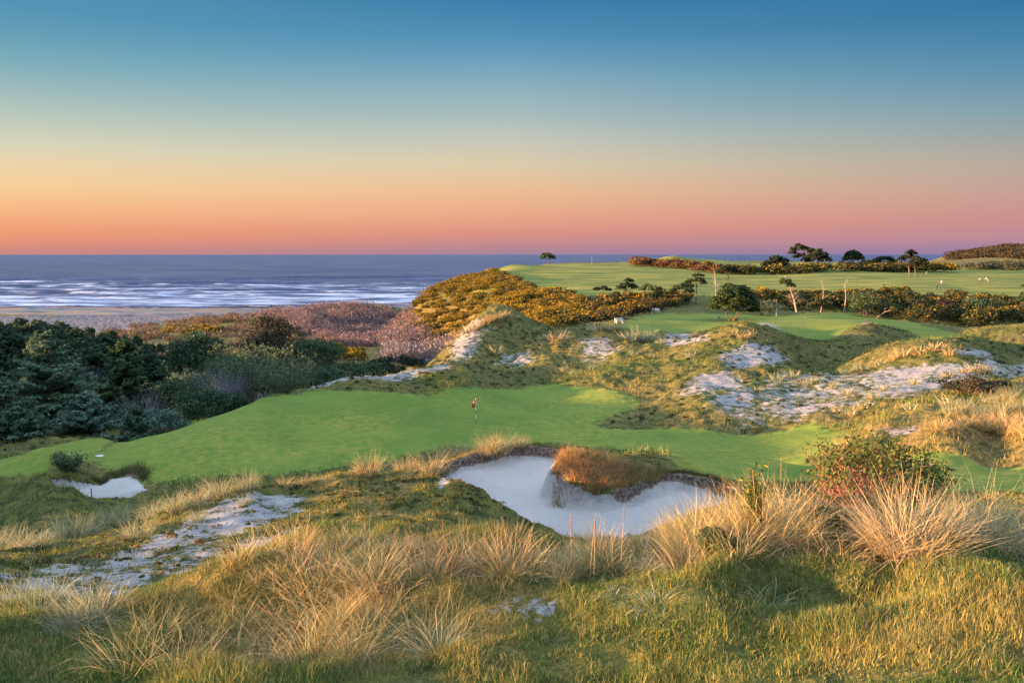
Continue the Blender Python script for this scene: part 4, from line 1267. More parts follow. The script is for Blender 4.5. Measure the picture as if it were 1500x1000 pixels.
gorse_mass('gorse_thicket', far_poly([(622, 185), (650, 182), (655, 196), (625, 198)]), 8, OLIVE, 1.4, 1.8, 1.8, "small yellow gorse patch among the grey willows", 260, .3)
gorse_mass('gorse_thicket', far_poly([(590, 165), (612, 163), (615, 176), (590, 178)]), 6, OLIVE, 1.2, 1.4, 1.6, "tiny yellow gorse patch above the black thicket", 240, .26)
gorse_mass('gorse_thicket', far_poly([(250, 270), (290, 262), (330, 275), (325, 300), (262, 300)]), 16, OLIVE, 1.2, 2.0, 2.4, "yellow gorse streak behind the large round shrub", 240, .4)
gorse_mass('gorse_thicket', far_poly([(560, 232), (590, 225), (600, 240), (566, 246)]), 5, WOOD, 0, 2.6, 2.2, "dark evergreen clump in the mauve willows", 300, .3, 'bush')


# ------------------------------------------------------------------ pines
def pine_geo(H, blobs, trunks, n, leaf, pal, r=.22, limbs=7, bark=BARKC):
    tr = []
    for (bx0, lx, ly, top) in trunks:
        p, _ = wander((bx0, 0, -.3), (lx, ly, 1), H * top, 7, .07)
        tr.append(tube(p, np.linspace(r, r * .3, len(p)), 6, bark))
        for b in random.sample(blobs, min(limbs, len(blobs))):
            s = p[random.randint(len(p) // 2, len(p) - 2)]
            e = np.array(b[:3]); mid = (s + e) / 2 + RNG.normal(0, .12, 3) * H * .1
            tr.append(tube(np.array([s, mid, e]), [r * .4, r * .25, r * .1], 4, bark))
    return join(tr), cloud(blobs, n, leaf, pal, depth=.34, zmin=-.25)


def pine(u, vfoot, d, label, hpx, blobs, trunks, n=2000, leaf=.3, pal=PINE, r=.2, group=None, name='pine_tree', loc=None):
    """blobs in fractions of the tree's height, x to the right as seen, z up"""
    if loc is None: loc = at(u, d)
    H = hpx * d / F
    B = [(b[0] * H, b[1] * H, b[2] * H, b[3] * H, b[4] * H, b[5] * H) for b in blobs]
    t, c = pine_geo(H, B, [(a * H, l, m, tp) for a, l, m, tp in trunks], n, leaf, pal, r)
    return tree_root(name, loc, label, 'pine tree', group, t, c)


def umb(n, w, z0, z1, br, lean=0.0):
    o = []
    for k in range(n):
        t = (k + .5) / n
        o.append((lean + (t - .5) * 2 * w * random.uniform(.85, 1.05), random.uniform(-.5, .5) * w, z0 + (z1 - z0) * (1 - (2 * t - 1) ** 2) * random.uniform(.6, 1.0), br * random.uniform(.8, 1.2), br * random.uniform(.8, 1.2), br * random.uniform(.5, .85)))
    return o


pine(801, 0, 352, "lone umbrella shaped pine on the far fairway near the cliff edge", 21, umb(9, .46, .60, .92, .2), [(0, .03, 0, .8)], 900, .62, PINE, .28)
pine(1070, 0, 143, "bushy dark pine with spreading low limbs at the edge of the upper green", 54,
     [(0, 0, .62, .42, .4, .34), (-.38, 0, .48, .26, .3, .2), (.42, 0, .42, .3, .3, .22), (-.1, .1, .86, .22, .25, .14), (.18, 0, .8, .24, .25, .17), (-.3, -.2, .7, .2, .2, .15), (.34, -.1, .66, .22, .2, .16), (-.5, 0, .34, .2, .2, .1), (.58, 0, .26, .2, .2, .1), (.1, -.3, .5, .3, .2, .2), (.0, -.35, .3, .2, .2, .09), (-.2, -.3, .36, .2, .2, .1)],
     [(-.05, -.5, 0, .6), (0, .1, .1, .7), (.06, .6, 0, .6), (.02, .3, -.2, .6)], 9500, .26, [((.030, .056, .020), 4), ((.048, .080, .026), 3), ((.09, .11, .028), 1)], .14)
# clump on the skyline
CY = [((.018, .030, .018), 4), ((.028, .042, .022), 3), ((.040, .055, .026), 1)]
pine(1131, 0, 338, "dense dark cypress at the left of the skyline clump", 29, umb(7, .55, .2, .78, .36) + umb(6, .6, .1, .35, .28), [(0, 0, 0, .6)], 1500, .6, CY, .3, 'trees on the skyline')
pine(1168, 0, 345, "tallest flat topped tree in the middle of the skyline clump", 38, umb(8, .40, .62, .95, .17, -.05) + umb(4, .3, .45, .6, .15), [(0, -.1, 0, .8), (.12, .12, 0, .7)], 1300, .6, CY, .3, 'trees on the skyline')
pine(1190, 0, 340, "rounded dark tree at the right of the skyline clump", 32, umb(8, .42, .35, .88, .3), [(0, .1, 0, .7)], 1400, .6, CY, .3, 'trees on the skyline')
pine(1241, 0, 350, "lone rounded dark tree right of the skyline clump, bare limb to its left", 29, umb(7, .36, .4, .85, .3) + [(-.42, 0, .45, .12, .1, .05)], [(0, 0, 0, .7)], 1200, .6, CY, .3, 'trees on the skyline')
pine(1286, 0, 355, "low spreading dark tree left of the twin trunk pine", 20, umb(8, .7, .45, .85, .26), [(0, 0, 0, .7), (.2, .2, 0, .6)], 1000, .6, CY, .25, 'trees on the skyline')
pine(1262, 0, 372, "low dark bushy tree between the lone tree and the spreading one", 14, umb(5, .7, .3, .7, .3), [(0, 0, 0, .6)], 700, .6, CY, .25, 'trees on the skyline')
pine(1324, 0, 300, "twin trunk pine with a tiered crown on the far fairway, left trunk taller", 40, umb(6, .30, .55, .78, .16, -.06) + umb(4, .16, .80, .94, .12, .0), [(0, 0, 0, .9)], 1100, .5, CY, .28, 'trees on the skyline')
pine(1332, 0, 298, "shorter round headed pine beside the tiered twin, leaning right", 30, umb(7, .34, .55, .85, .24, .08), [(0, .12, 0, .75)], 1000, .5, CY, .24, 'trees on the skyline')
# wind shaped pines behind the benches
W_ = 'wind shaped pines behind the benches'
pine(880, 0, 200, "small dark wind swept pine alone on the slope above the gorse", 16, umb(5, .8, .5, .8, .3), [(0, .1, 0, .6)], 700, .32, PINE, .12, W_)
pine(917, 0, 186, "dark low crowned pine, left of the leaning one behind the nearer bench", 34, umb(6, .42, .55, .75, .2) + umb(3, .16, .82, .95, .16, .05), [(0, 0, 0, .9), (-.1, -.2, 0, .6)], 1100, .30, PINE, .14, W_)
pine(940, 0, 178, "leaning pine with a one sided crown swept right, above the white benches", 34, umb(5, .26, .55, .78, .16, .16), [(-.1, .2, 0, .7)], 700, .28, LIGHTG, .12, W_)
pine(957, 0, 174, "upright dark pine directly above the farther white bench", 32, umb(5, .30, .35, .62, .22) + umb(3, .18, .7, .92, .17), [(0, 0, 0, .9)], 1100, .28, PINE, .14, W_)
pine(996, 0, 176, "flat layered pine right of the benches, crown low and wide", 34, umb(7, .40, .5, .85, .2), [(0, 0, 0, .8)], 1100, .28, PINE, .14, W_)
pine(1016, 0, 178, "tiered pine with a pale dead tip left of the bushy dark pine", 46, umb(5, .30, .62, .78, .13) + umb(3, .18, .84, .94, .10, .08) + [(-.18, 0, .58, .14, .1, .07)], [(0, .04, 0, .95)], 1000, .28, PINE, .14, W_)
pine(1062, 0, 190, "flat topped pine rising behind the bushy dark pine", 52, umb(7, .30, .74, .95, .15), [(0, .0, 0, .85)], 1000, .32, [((.045, .05, .025), 3), ((.03, .04, .02), 3)], .16, W_)
pine(1496, 0, 168, "dark green pine cut by the right edge beside the hedge", 52, umb(6, .3, .3, .65, .2) + umb(3, .2, .68, .95, .12, .05), [(0, 0, 0, .9)], 1600, .26, PINE, .16, W_)
pine(1305, 0, 168, "small pointed dark conifer poking out of the long hedge", 30, [(0, 0, .4, .3, .3, .34), (0, 0, .72, .17, .17, .2), (0, 0, .92, .08, .08, .12)], [(0, 0, 0, .9)], 900, .24, PINE, .1, W_)
pine(1195, 0, 160, "small round olive pine in front of the hedge, right of the red flag", 25, umb(6, .5, .3, .8, .3), [(0, 0, 0, .6)], 900, .24, [((.055, .065, .025), 3), ((.08, .085, .03), 2)], .1, W_)
shrub(1262, 425, 166, 62, "rounded green bush in the hedge beside the leaning white snag", LIGHTG, 1400, .24, 'round_shrub')
shrub(1376, 438, 168, 34, "reddish leaved bush in the middle of the dark hedge", [((.16, .05, .05), 3), ((.11, .05, .045), 2)], 900, .22, 'round_shrub')
shrub(1358, 452, 160, 44, "darker red brown bush low in the dark hedge", [((.12, .045, .045), 3), ((.08, .05, .04), 2)], 900, .22, 'round_shrub')
shrub(1425, 436, 166, 60, "large dark bush at the right part of the hedge", WOOD, 1500, .24, 'round_shrub')
shrub(1112, 440, 158, 60, "grey green mound of scrub behind the red flag, at the bushy pine's right", [((.10, .13, .085), 3), ((.075, .10, .06), 3)], 1400, .2, 'round_shrub')


# ------------------------------------------------------------------ dead snags
def snag_geo(H, r, n, lean=(0, 0), top=.25, reach=.28):
    p, _ = wander((0, 0, -.2), (lean[0], lean[1], 1), H, 8, .09)
    out = [tube(p, np.linspace(r, r * .35, len(p)), 6, PALEB)]
    for k in range(n):
        s = p[random.randint(int(len(p) * top), len(p) - 1)]
        th = random.uniform(0, 6.28)
        q, _ = wander(s, (math.cos(th), math.sin(th) * .5, random.uniform(.1, 1.1)), H * reach * random.uniform(.5, 1.1), 5, .25)
        out.append(tube(q, np.linspace(r * .42, r * .1, len(q)), 4, PALEB))
        if random.random() < .6:
            q2, _ = wander(q[3], (random.uniform(-1, 1), 0, .6), H * reach * .5, 3, .25)
            out.append(tube(q2, np.linspace(r * .25, r * .08, len(q2)), 4, PALEB))
    return join(out)


def snag(u, d, hpx, n, label, r=.16, lean=(0, 0), crown=None, top=.3, reach=.28, zoff=0):
    loc = at(u, d); H = hpx * d / F
    t = empty('dead_tree', (loc[0], loc[1], loc[2] + zoff)); tag(t, label, 'dead tree', 'pale dead trees by the hedge')
    build('trunk', snag_geo(H, r, n, lean, top, reach), M_BARK, t)
    if crown: build('crown', cloud([(b[0] * H, b[1] * H, b[2] * H, b[3] * H, b[4] * H, b[5] * H) for b in crown], 900, .24, PINE), M_LEAF, t)


snag(1163, 164, 62, 14, "grey half dead pine with one green tuft leaning left, beside the red flag", .2, (.02, 0), [(-.28, 0, .76, .16, .14, .08), (-.16, 0, .68, .13, .1, .06), (-.36, 0, .80, .09, .08, .05)], .3, .3)
snag(1231, 160, 50, 7, "tall straight white snag with a forked top, right of the small round pine", .15, (-.03, 0), None, .7, .16)
snag(1197, 170, 46, 9, "broken slender snag between the half dead pine and the tall white one", .12, (.10, 0), None, .3, .24)
snag(1277, 160, 20, 4, "short white snag leaning right out of the hedge", .13, (.8, 0), None, .3, .5)
snag(1044, 172, 56, 8, "twisted bare snag just left of the flat topped pine's crown", .15, (-.05, 0), None, .55, .22)
snag(1366, 160, 12, 6, "pale dead branches low in the dark hedge", .09, (.5, 0), None, .2, .6)

# ------------------------------------------------------------------ the reddish shrub at the front
def nearer(d):
    return 5.6 + (d - 5.6) * .667


def hero_shrub():
    loc, H = top_height(1281, 668, nearer(10.8))
    R = .80
    r = empty('leafy_shrub', loc)
    tag(r, "large domed shrub with reddish stems and green leafy top, right of the bunker", 'shrub')
    st, ends = [], []
    for k in range(84):
        th = random.uniform(0, 6.28); q = math.sqrt(random.random())
        tgt = np.array([math.cos(th) * R * q, math.sin(th) * R * q * .85, H * (.60 + .40 * math.sqrt(max(0, 1 - q * q * .98))) * random.uniform(.86, 1.0)])
        base = np.array([math.cos(th) * .12, math.sin(th) * .12, -.05])
        m = base * .55 + tgt * .45 + np.array([math.cos(th), math.sin(th), 0]) * -.06 + RNG.normal(0, .05, 3)
        pts = np.array([base, base * .75 + m * .25 + RNG.normal(0, .02, 3), m, m * .5 + tgt * .5 + RNG.normal(0, .04, 3), tgt])
        cc = random.choice([(.27, .11, .075), (.20, .09, .065), (.30, .16, .115)])
        st.append(tube(pts, [.017, .014, .011, .008, .004], 4, cc))
        for j in range(11):
            i = random.choice((0, 1, 1, 2, 2, 3, 3)); f = random.random()
            s = pts[i] * (1 - f) + pts[i + 1] * f
            d = tgt - m + RNG.normal(0, .30, 3) + np.array([0, 0, .15])
            p, dd = wander(s, d, random.uniform(.18, .42), 4, .2, .03)
            st.append(tube(p, np.linspace(.006, .002, len(p)), 3, cc))
            ends.append(p[-1]); ends.append(p[-2])
            if random.random() < .7:
                p2, _ = wander(p[2], d + RNG.normal(0, .35, 3), random.uniform(.1, .24), 3, .2)
                st.append(tube(p2, np.linspace(.004, .002, len(p2)), 3, cc)); ends.append(p2[-1])
        ends.append(tgt)
    build('stems', join(st), M_TWIG, r)
    E = np.array(ends)
    up_ = E[:, 2] / (H * (.60 + .40 * np.sqrt(np.clip(1 - (E[:, 0] / R) ** 2 - (E[:, 1] / R / .85) ** 2, 0, 1))))
    E = E[(up_ + RNG.normal(0, .05, len(E))) > .93]
    m = 8
    c = np.repeat(E, m, 0) + RNG.normal(0, .035, (len(E) * m, 3))
    pal = [((.085, .125, .030), 4), ((.125, .165, .038), 3), ((.17, .19, .045), 2), ((.06, .085, .028), 2)]
    build('foliage', leaf_quads(c, RNG.normal(0, 1, c.shape) + np.array([0, 0, .6]), .025, pick(pal, len(c)), 2.0), M_LEAF, r)


hero_shrub()


def low_shrub(u, d, h, R, label, pal, n, leaf, name='shrub'):
    if d < 12: d = nearer(d); h *= .82; R *= .82
    loc = at(u, d)
    t, c = bush_geo(h, R, pal, n, leaf, 7, stems=8, stemcol=(.14, .09, .06))
    r = empty(name, loc); tag(r, label, 'shrub'); build('stems', t, M_BARK, r); build('foliage', c, M_LEAF, r)


DARKLEAF = [((.035, .065, .022), 3), ((.055, .095, .030), 3), ((.09, .12, .03), 1)]
low_shrub(1222, 9.5, .5, .42, "low dark leafy plant under the reddish shrub, left of its foot", DARKLEAF, 2200, .035, 'leafy_plant')
low_shrub(1055, 8.9, .38, .34, "low dark leafy plant with yellow dots among the straw tussocks", DARKLEAF, 1500, .03, 'leafy_plant')
low_shrub(1372, 11.0, .8, .45, "dark green bush showing behind the reddish shrub's right side", DARKLEAF, 2600, .045)
low_shrub(1440, 55, 1.3, 2.0, "brownish heath bush on the right slope above the tussocks", [((.075, .06, .04), 3), ((.06, .065, .035), 3)], 2600, .10, 'heath_bush')
low_shrub(1405, 57, 1.0, 1.6, "dark heath bush left of the brownish one on the right slope", [((.055, .05, .032), 3), ((.05, .06, .03), 3)], 2000, .10, 'heath_bush')
# bush on the mound of the left bunker
x, y, z = on(96, 684)
r = empty('scrub_bush', (x, y, z - .05)); tag(r, "half bare bush with a few green leaves on the mound above the left bunker", 'shrub')
th = rnd(0, 6.28, 150)
bb = blades(np.stack([np.cos(th) * .3, np.sin(th) * .25, th * 0], -1), th, rnd(.5, 1.35, 150), np.full(150, .022), rnd(.1, .75, 150), RNG.normal(.2, .3, 150), pick([((.20, .17, .15), 3), ((.26, .22, .20), 2)], 150), 4)
build('twigs', bb, M_TWIG, r)
k_ = RNG.integers(0, 150, 900)
vv = bb[0].reshape(150, 5, 2, 3).mean(2)[k_, RNG.integers(1, 4, 900)] + RNG.normal(0, .09, (900, 3)) + np.array([.25, 0, 0])
build('foliage', leaf_quads(vv, RNG.normal(0, 1, (900, 3)), .085, pick(LIGHTG, 900)), M_LEAF, r)
# broom sprig
x, y, z = at(1113, nearer(9.3))
n_ = 90
bs_ = blades(np.stack([RNG.normal(0, .03, n_), RNG.normal(0, .03, n_), np.full(n_, -.02)], -1), rnd(0, 6.28, n_), rnd(.5, .86, n_), np.full(n_, .007), np.abs(RNG.normal(0, .10, n_)), RNG.normal(.05, .12, n_), pick([((.07, .10, .025), 3), ((.11, .13, .035), 2)], n_), 5)
lv = bs_[0].reshape(n_, 6, 2, 3).mean(2)
kk, ss = RNG.integers(0, n_, 900), RNG.integers(1, 6, 900)
lq = leaf_quads(lv[kk, ss] + RNG.normal(0, .014, (900, 3)), RNG.normal(0, 1, (900, 3)), .022, pick([((.08, .12, .03), 5), ((.12, .15, .04), 3), ((.5, .36, .02), .5)], 900), 2.4)
o = build('broom_plant', join([bs_, lq]), M_LEAF); o.location = (x, y, z)
tag(o, "upright dark green broom sprig with yellow specks rising from the tall straw tussock", 'plant')

# ------------------------------------------------------------------ bunker lip growth
def lip_grass(name, pts, n, L, W, pal, label, out=(0, -1), droop=1.4, spread=.25):
    p = np.array(pts, float); seg = np.linalg.norm(np.diff(p, axis=0), axis=1); cum = np.concatenate([[0], np.cumsum(seg)])
    s = rnd(0, cum[-1], n); s = s[fbm(s, s * 0, .8, 3, 33) + rnd(-.15, .15, n) > .42]; m = len(s)
    x = np.interp(s, cum, p[:, 0]); y = np.interp(s, cum, p[:, 1])
    off = np.abs(RNG.normal(0, spread, m)); x = x + RNG.normal(0, .05, m); y = y + off
    b = blades(np.stack([x, y, gz(x, y) - .01], -1), RNG.normal(math.atan2(out[1], out[0]), .9, m), rnd(*L, m), np.full(m, W), np.abs(RNG.normal(.3, .35, m)), np.abs(RNG.normal(droop, .5, m)), pick(pal, m), 4)
    o = build(name, b, M_GRASS); tag(o, label, 'grass', kind='stuff')


rim = [(a * 1.0, b + .30) for a, b in BUNK[1:7]]
lip_grass('lip_grass', rim, 7500, (.10, .38), .010, [((.20, .17, .05), 3), ((.14, .15, .04), 3), ((.32, .22, .08), 2)], "ragged grass hanging over the far lip of the front bunker")
rim2 = [(a, b + .28) for a, b in BUNK[10:16]]
lip_grass('lip_grass', rim2, 7500, (.08, .32), .010, [((.12, .15, .035), 3), ((.18, .15, .05), 2), ((.24, .14, .07), 2)], "ragged grass and roots over the right lip of the front bunker")
rimb = [(a, b + .35) for a, b in BUNK2[0:6]]
lip_grass('lip_grass', rimb, 5200, (.2, .6), .022, [((.15, .16, .06), 3), ((.20, .18, .07), 3), ((.10, .12, .04), 2)], "shaggy grass hanging over the left bunker", spread=.6)
# the shaggy tongue of grass and roots
tp = TONGUE
q = in_poly(tp, 8500)
tz = gz(q[:, 0], q[:, 1])
tcx, tcy = np.mean(np.array(tp), 0)
hd = np.arctan2(q[:, 1] - tcy - .9, q[:, 0] - tcx - .25) + RNG.normal(0, .6, len(q))
lowf = sst(-(q[:, 1] - tcy), -.5, .4)
ca_ = pick([((.46, .27, .09), 4), ((.38, .24, .08), 3), ((.24, .21, .06), 2), ((.50, .36, .16), 1)], len(q))
cb_ = pick([((.40, .19, .09), 4), ((.30, .15, .08), 3), ((.46, .27, .12), 2)], len(q))
mixr = (RNG.random(len(q)) < .06 + .6 * lowf * (q[:, 0] < tcx + .5))[:, None]
gcol = np.where(mixr, cb_, ca_)
rt = (q[:, 0] > tcx + .55)[:, None] & (RNG.random((len(q), 1)) < .6)
gcol = np.where(rt, pick([((.12, .14, .035), 3), ((.16, .14, .05), 2), ((.20, .13, .08), 1)], len(q)), gcol)
b = blades(np.stack([q[:, 0], q[:, 1], tz - .02], -1), hd, rnd(.16, .46, len(q)), np.full(len(q), .014), np.abs(RNG.normal(.45, .3, len(q))), np.abs(RNG.normal(1.0, .5, len(q))), gcol, 4)
o = build('grass_mound', b, M_GRASS)
tag(o, "shaggy orange and rust grass mound jutting into the front bunker", 'grass mound')

# seed stalks
M_SEED = leaf_mat("seed_head", .1, .8, .1, .2, 20)


def seed_stalk(u, vtop, d, label, lean=0.0, group=None):
    d = nearer(d); x, y, z = at(u, d); H = P(u, vtop, d)[2] - z
    r = empty('seed_stalk', (x, y, z - .02)); tag(r, label, 'grass stalk', group)
    p, _ = wander((0, 0, 0), (lean, 0, 1), H, 6, .02)
    build('stem', tube(p, np.linspace(.0032, .0022, len(p)), 4, (.40, .30, .17)), M_SEED, r)
    hp = p[-3:]; hl = np.array([p[-2] * .4 + p[-1] * .6 - (p[-1] - p[-3]) * k for k in (.55, .3, .1, -.12)])
    build('seed_head', tube(hl, [.003, .0062, .0062, .002], 6, (.28, .17, .10)), M_SEED, r)


G_ = 'seed stalks before the bunker'
seed_stalk(841, 752, 8.8, "lone brown seed stalk standing before the bunker sand, left of the pair", -.03, G_)
seed_stalk(868, 748, 8.7, "taller brown seed stalk of the pair before the bunker sand", -.02, G_)
seed_stalk(873, 757, 8.6, "shorter brown seed stalk of the pair before the bunker sand", .03, G_)
seed_stalk(1120, 682, 9.2, "slanting pale seed stalk against the fairway, left of the upright one", -.12, G_)
seed_stalk(1149, 668, 9.2, "tall upright pale seed stalk against the fairway", .0, G_)
seed_stalk(913, 738, 8.9, "thin pale seed stalk over the right bunker sand", .06, G_)


# ------------------------------------------------------------------ flags
P_WHITE = paint("white_paint", (.72, .72, .70), .45)
P_BLACK = paint("black_paint", (.03, .03, .035), .5)
P_RED = paint("red_cloth", (.75, .03, .03), .8)
P_WOODW = paint("weathered_white_wood", (.60, .61, .63), .7, .2)
P_NAVY = paint("navy_cloth", (.02, .028, .05), .8)
P_GREY = paint("grey_metal", (.25, .26, .28), .4)
P_CAPW = paint("white_cloth", (.50, .50, .50), .8)


def flagstick(u, v, hpx, label, loc=None, small=False):
    x, y, z = loc or on(u, v)
    H = hpx * y / F
    r = empty('flagstick', (x, y, z)); tag(r, label, 'golf flag', None)
    rad = .016 if not small else .03
    build('pole', tube([(0, 0, -.1), (0, 0, H)], [rad, rad], 8, (1, 1, 1)), P_WHITE, r, True)
    if not small:
        for z0, z1 in ((.02, .22), (.40, .54), (.66, .70)):
            build('band', tube([(0, 0, H * z0), (0, 0, H * z1)], [rad * 1.12, rad * 1.12], 8, (0, 0, 0)), P_BLACK, r, True)
    # a limp flag hanging in folds to the left of the pole
    nx_, nz_ = 9, 9
    fw, fh = (.30, .62) if not small else (.55, .70)
    V = []
    for j in range(nz_):
        for i in range(nx_):
            t, s = i / (nx_ - 1), j / (nz_ - 1)
            V.append((-t * fw * (.62 + .38 * s) - rad, .05 * math.sin(t * 9 + s * 2) * (.4 + t), H - .02 - s * fh - t * .16 * (1 - .3 * s)))
    V = np.array(V); i = np.arange(nx_ * nz_).reshape(nz_, nx_)
    Q = np.stack([i[:-1, :-1], i[:-1, 1:], i[1:, 1:], i[1:, :-1]], -1).reshape(-1, 4)
    f = mesh_np('flag', V, Q, None, P_RED, r, True)
    sd_ = f.modifiers.new('thick', 'SOLIDIFY'); sd_.thickness = .006
    if not small:
        # pale round mark on the cloth
        th = np.linspace(0, 2 * pi, 17)[:-1]
        for sgn in (-1, 1):
            o_ = np.stack([-.14 + .075 * np.cos(th), np.full(16, 0.0), H - .34 + .095 * np.sin(th)], -1); q_ = o_ * 1.0
            q_[:, 0] = -.14 + .03 * np.cos(th); q_[:, 2] = H - .34 + .05 * np.sin(th)
            for a_ in (o_, q_): a_[:, 1] = .05 * np.sin(-a_[:, 0] / fw * 9 + .9) * .6 + sgn * .02
            k = np.arange(16); kk_ = (k + 1) % 16
            mesh_np('emblem', np.concatenate([o_, q_]), np.stack([k, kk_, kk_ + 16, k + 16], -1), None, P_WHITE, f)
    return r


flagstick(697, 622, 40, "flagstick with a limp red flag and banded pole on the near green")
flagstick(1137, 463, 24, "small red flag on a white pole at the upper green before the hedge", None, True)
flagstick(865, 386, 10, "tiny red flag on the farthest green against the sea", at(865, 424), True)


# ------------------------------------------------------------------ benches, markers
def bench(u, v, rz, label):
    x, y, z = on(u, v)
    r = empty('garden_bench', (x, y, z), rz); tag(r, label, 'bench', 'white benches by the upper tee')
    build('seat', boxes([(0, -.02 + k * .11, .44, 1.5, .09, .035) for k in range(4)]), P_WOODW, r)
    build('backrest', boxes([(0, .40, .60 + k * .11, 1.5, .03, .104, -.18) for k in range(4)]), P_WOODW, r)
    for sx_ in (-.72, .72):
        build('armrest', boxes([(sx_, .12, .66, .09, .56, .04)]), P_WOODW, r)
        build('leg', boxes([(sx_, -.08, .31, .08, .08, .68)]), P_WOODW, r)
        build('leg', boxes([(sx_, .37, .47, .08, .08, 1.04, -.12)]), P_WOODW, r)


bench(960, 459, -.25, "farther white wooden bench below the dark pines beside the upper tee")
bench(908, 474, .5, "nearer white wooden bench standing in straw grass on the back dune")


def marker(u, v, w, h, label, name='tee_marker', loc=None, mat=None):
    x, y, z = loc or on(u, v)
    r = empty(name, (x, y, z)); tag(r, label, 'marker')
    build('post', boxes([(0, 0, h * .3, w * .35, w * .35, h * .62)]), mat or P_WOODW, r)
    build('panel', boxes([(0, -.02, h * .72, w, w * .3, h * .56, .12)]), mat or P_WOODW, r)


marker(1053, 468, .42, .62, "white block sign at the foot of the bushy dark pine", 'tee_sign')
marker(207, 634, .26, .34, "little white marker at the green's left edge before the spruces", 'tee_marker')
marker(1348, 396, .5, 1.3, "grey upright sign on the far fairway right of the twin pines", 'course_sign', at(1348, 318), P_GREY)
marker(1340, 406, .4, .5, "small grey box on the far fairway below the upright sign", 'course_sign', at(1340, 300), P_GREY)
marker(1181, 466, .28, .25, "tiny white marker on the mound right of the small red flag", 'tee_marker')
x, y, z = on(146, 668)
o = build('drain_cover', boxes([(0, 0, .02, .5, .35, .05)]), P_WOODW); o.location = (x, y, z); tag(o, "small flat pale slab lying on the turf left of the green", 'marker')
x, y, z = on(134, 727)
r = empty('stake', (x, y, z)); tag(r, "short dark stake standing in the left bunker", 'stake')
build('post', tube([(0, 0, -.05), (.01, 0, .42)], [.03, .025], 6, (1, 1, 1)), P_BLACK, r); build('knob', tube([(.01, 0, .42), (.01, 0, .47)], [.04, .03], 6, (1, 1, 1)), P_BLACK, r)


# ------------------------------------------------------------------ golfers and their trolleys
def clothes(name, top, legs, skin=(.42, .24, .16), zh=1.50, zt=.92, headc=None):
    m = bpy.data.materials.new(name); m.use_nodes = True
    T = NT(m.node_tree)
    tcx_ = T.n('ShaderNodeTexCoord'); sp_ = T.n('ShaderNodeSeparateXYZ'); T.link(tcx_.outputs['Object'], sp_.inputs[0])
    nn = T.noise(tcx_.outputs['Object'], 7, 3)
    zf_ = T.math('DIVIDE', sp_.outputs[2], 2.0)
    c = T.ramp(zf_, [(0.0, (.05, .045, .04)), (.05, legs), (zt / 2, top), (zh / 2, skin)], 'CONSTANT')
    c = T.mix(1.0, c, T.ramp(nn, [(.3, (.8,) * 3), (.7, (1.15,) * 3)]), 'MULTIPLY')
    p = T.n('ShaderNodeBsdfPrincipled'); T.link(c, p.inputs[0]); p.inputs['Roughness'].default_value = .8
    o_ = T.n('ShaderNodeOutputMaterial'); T.link(p.outputs[0], o_.inputs[0])
    return m


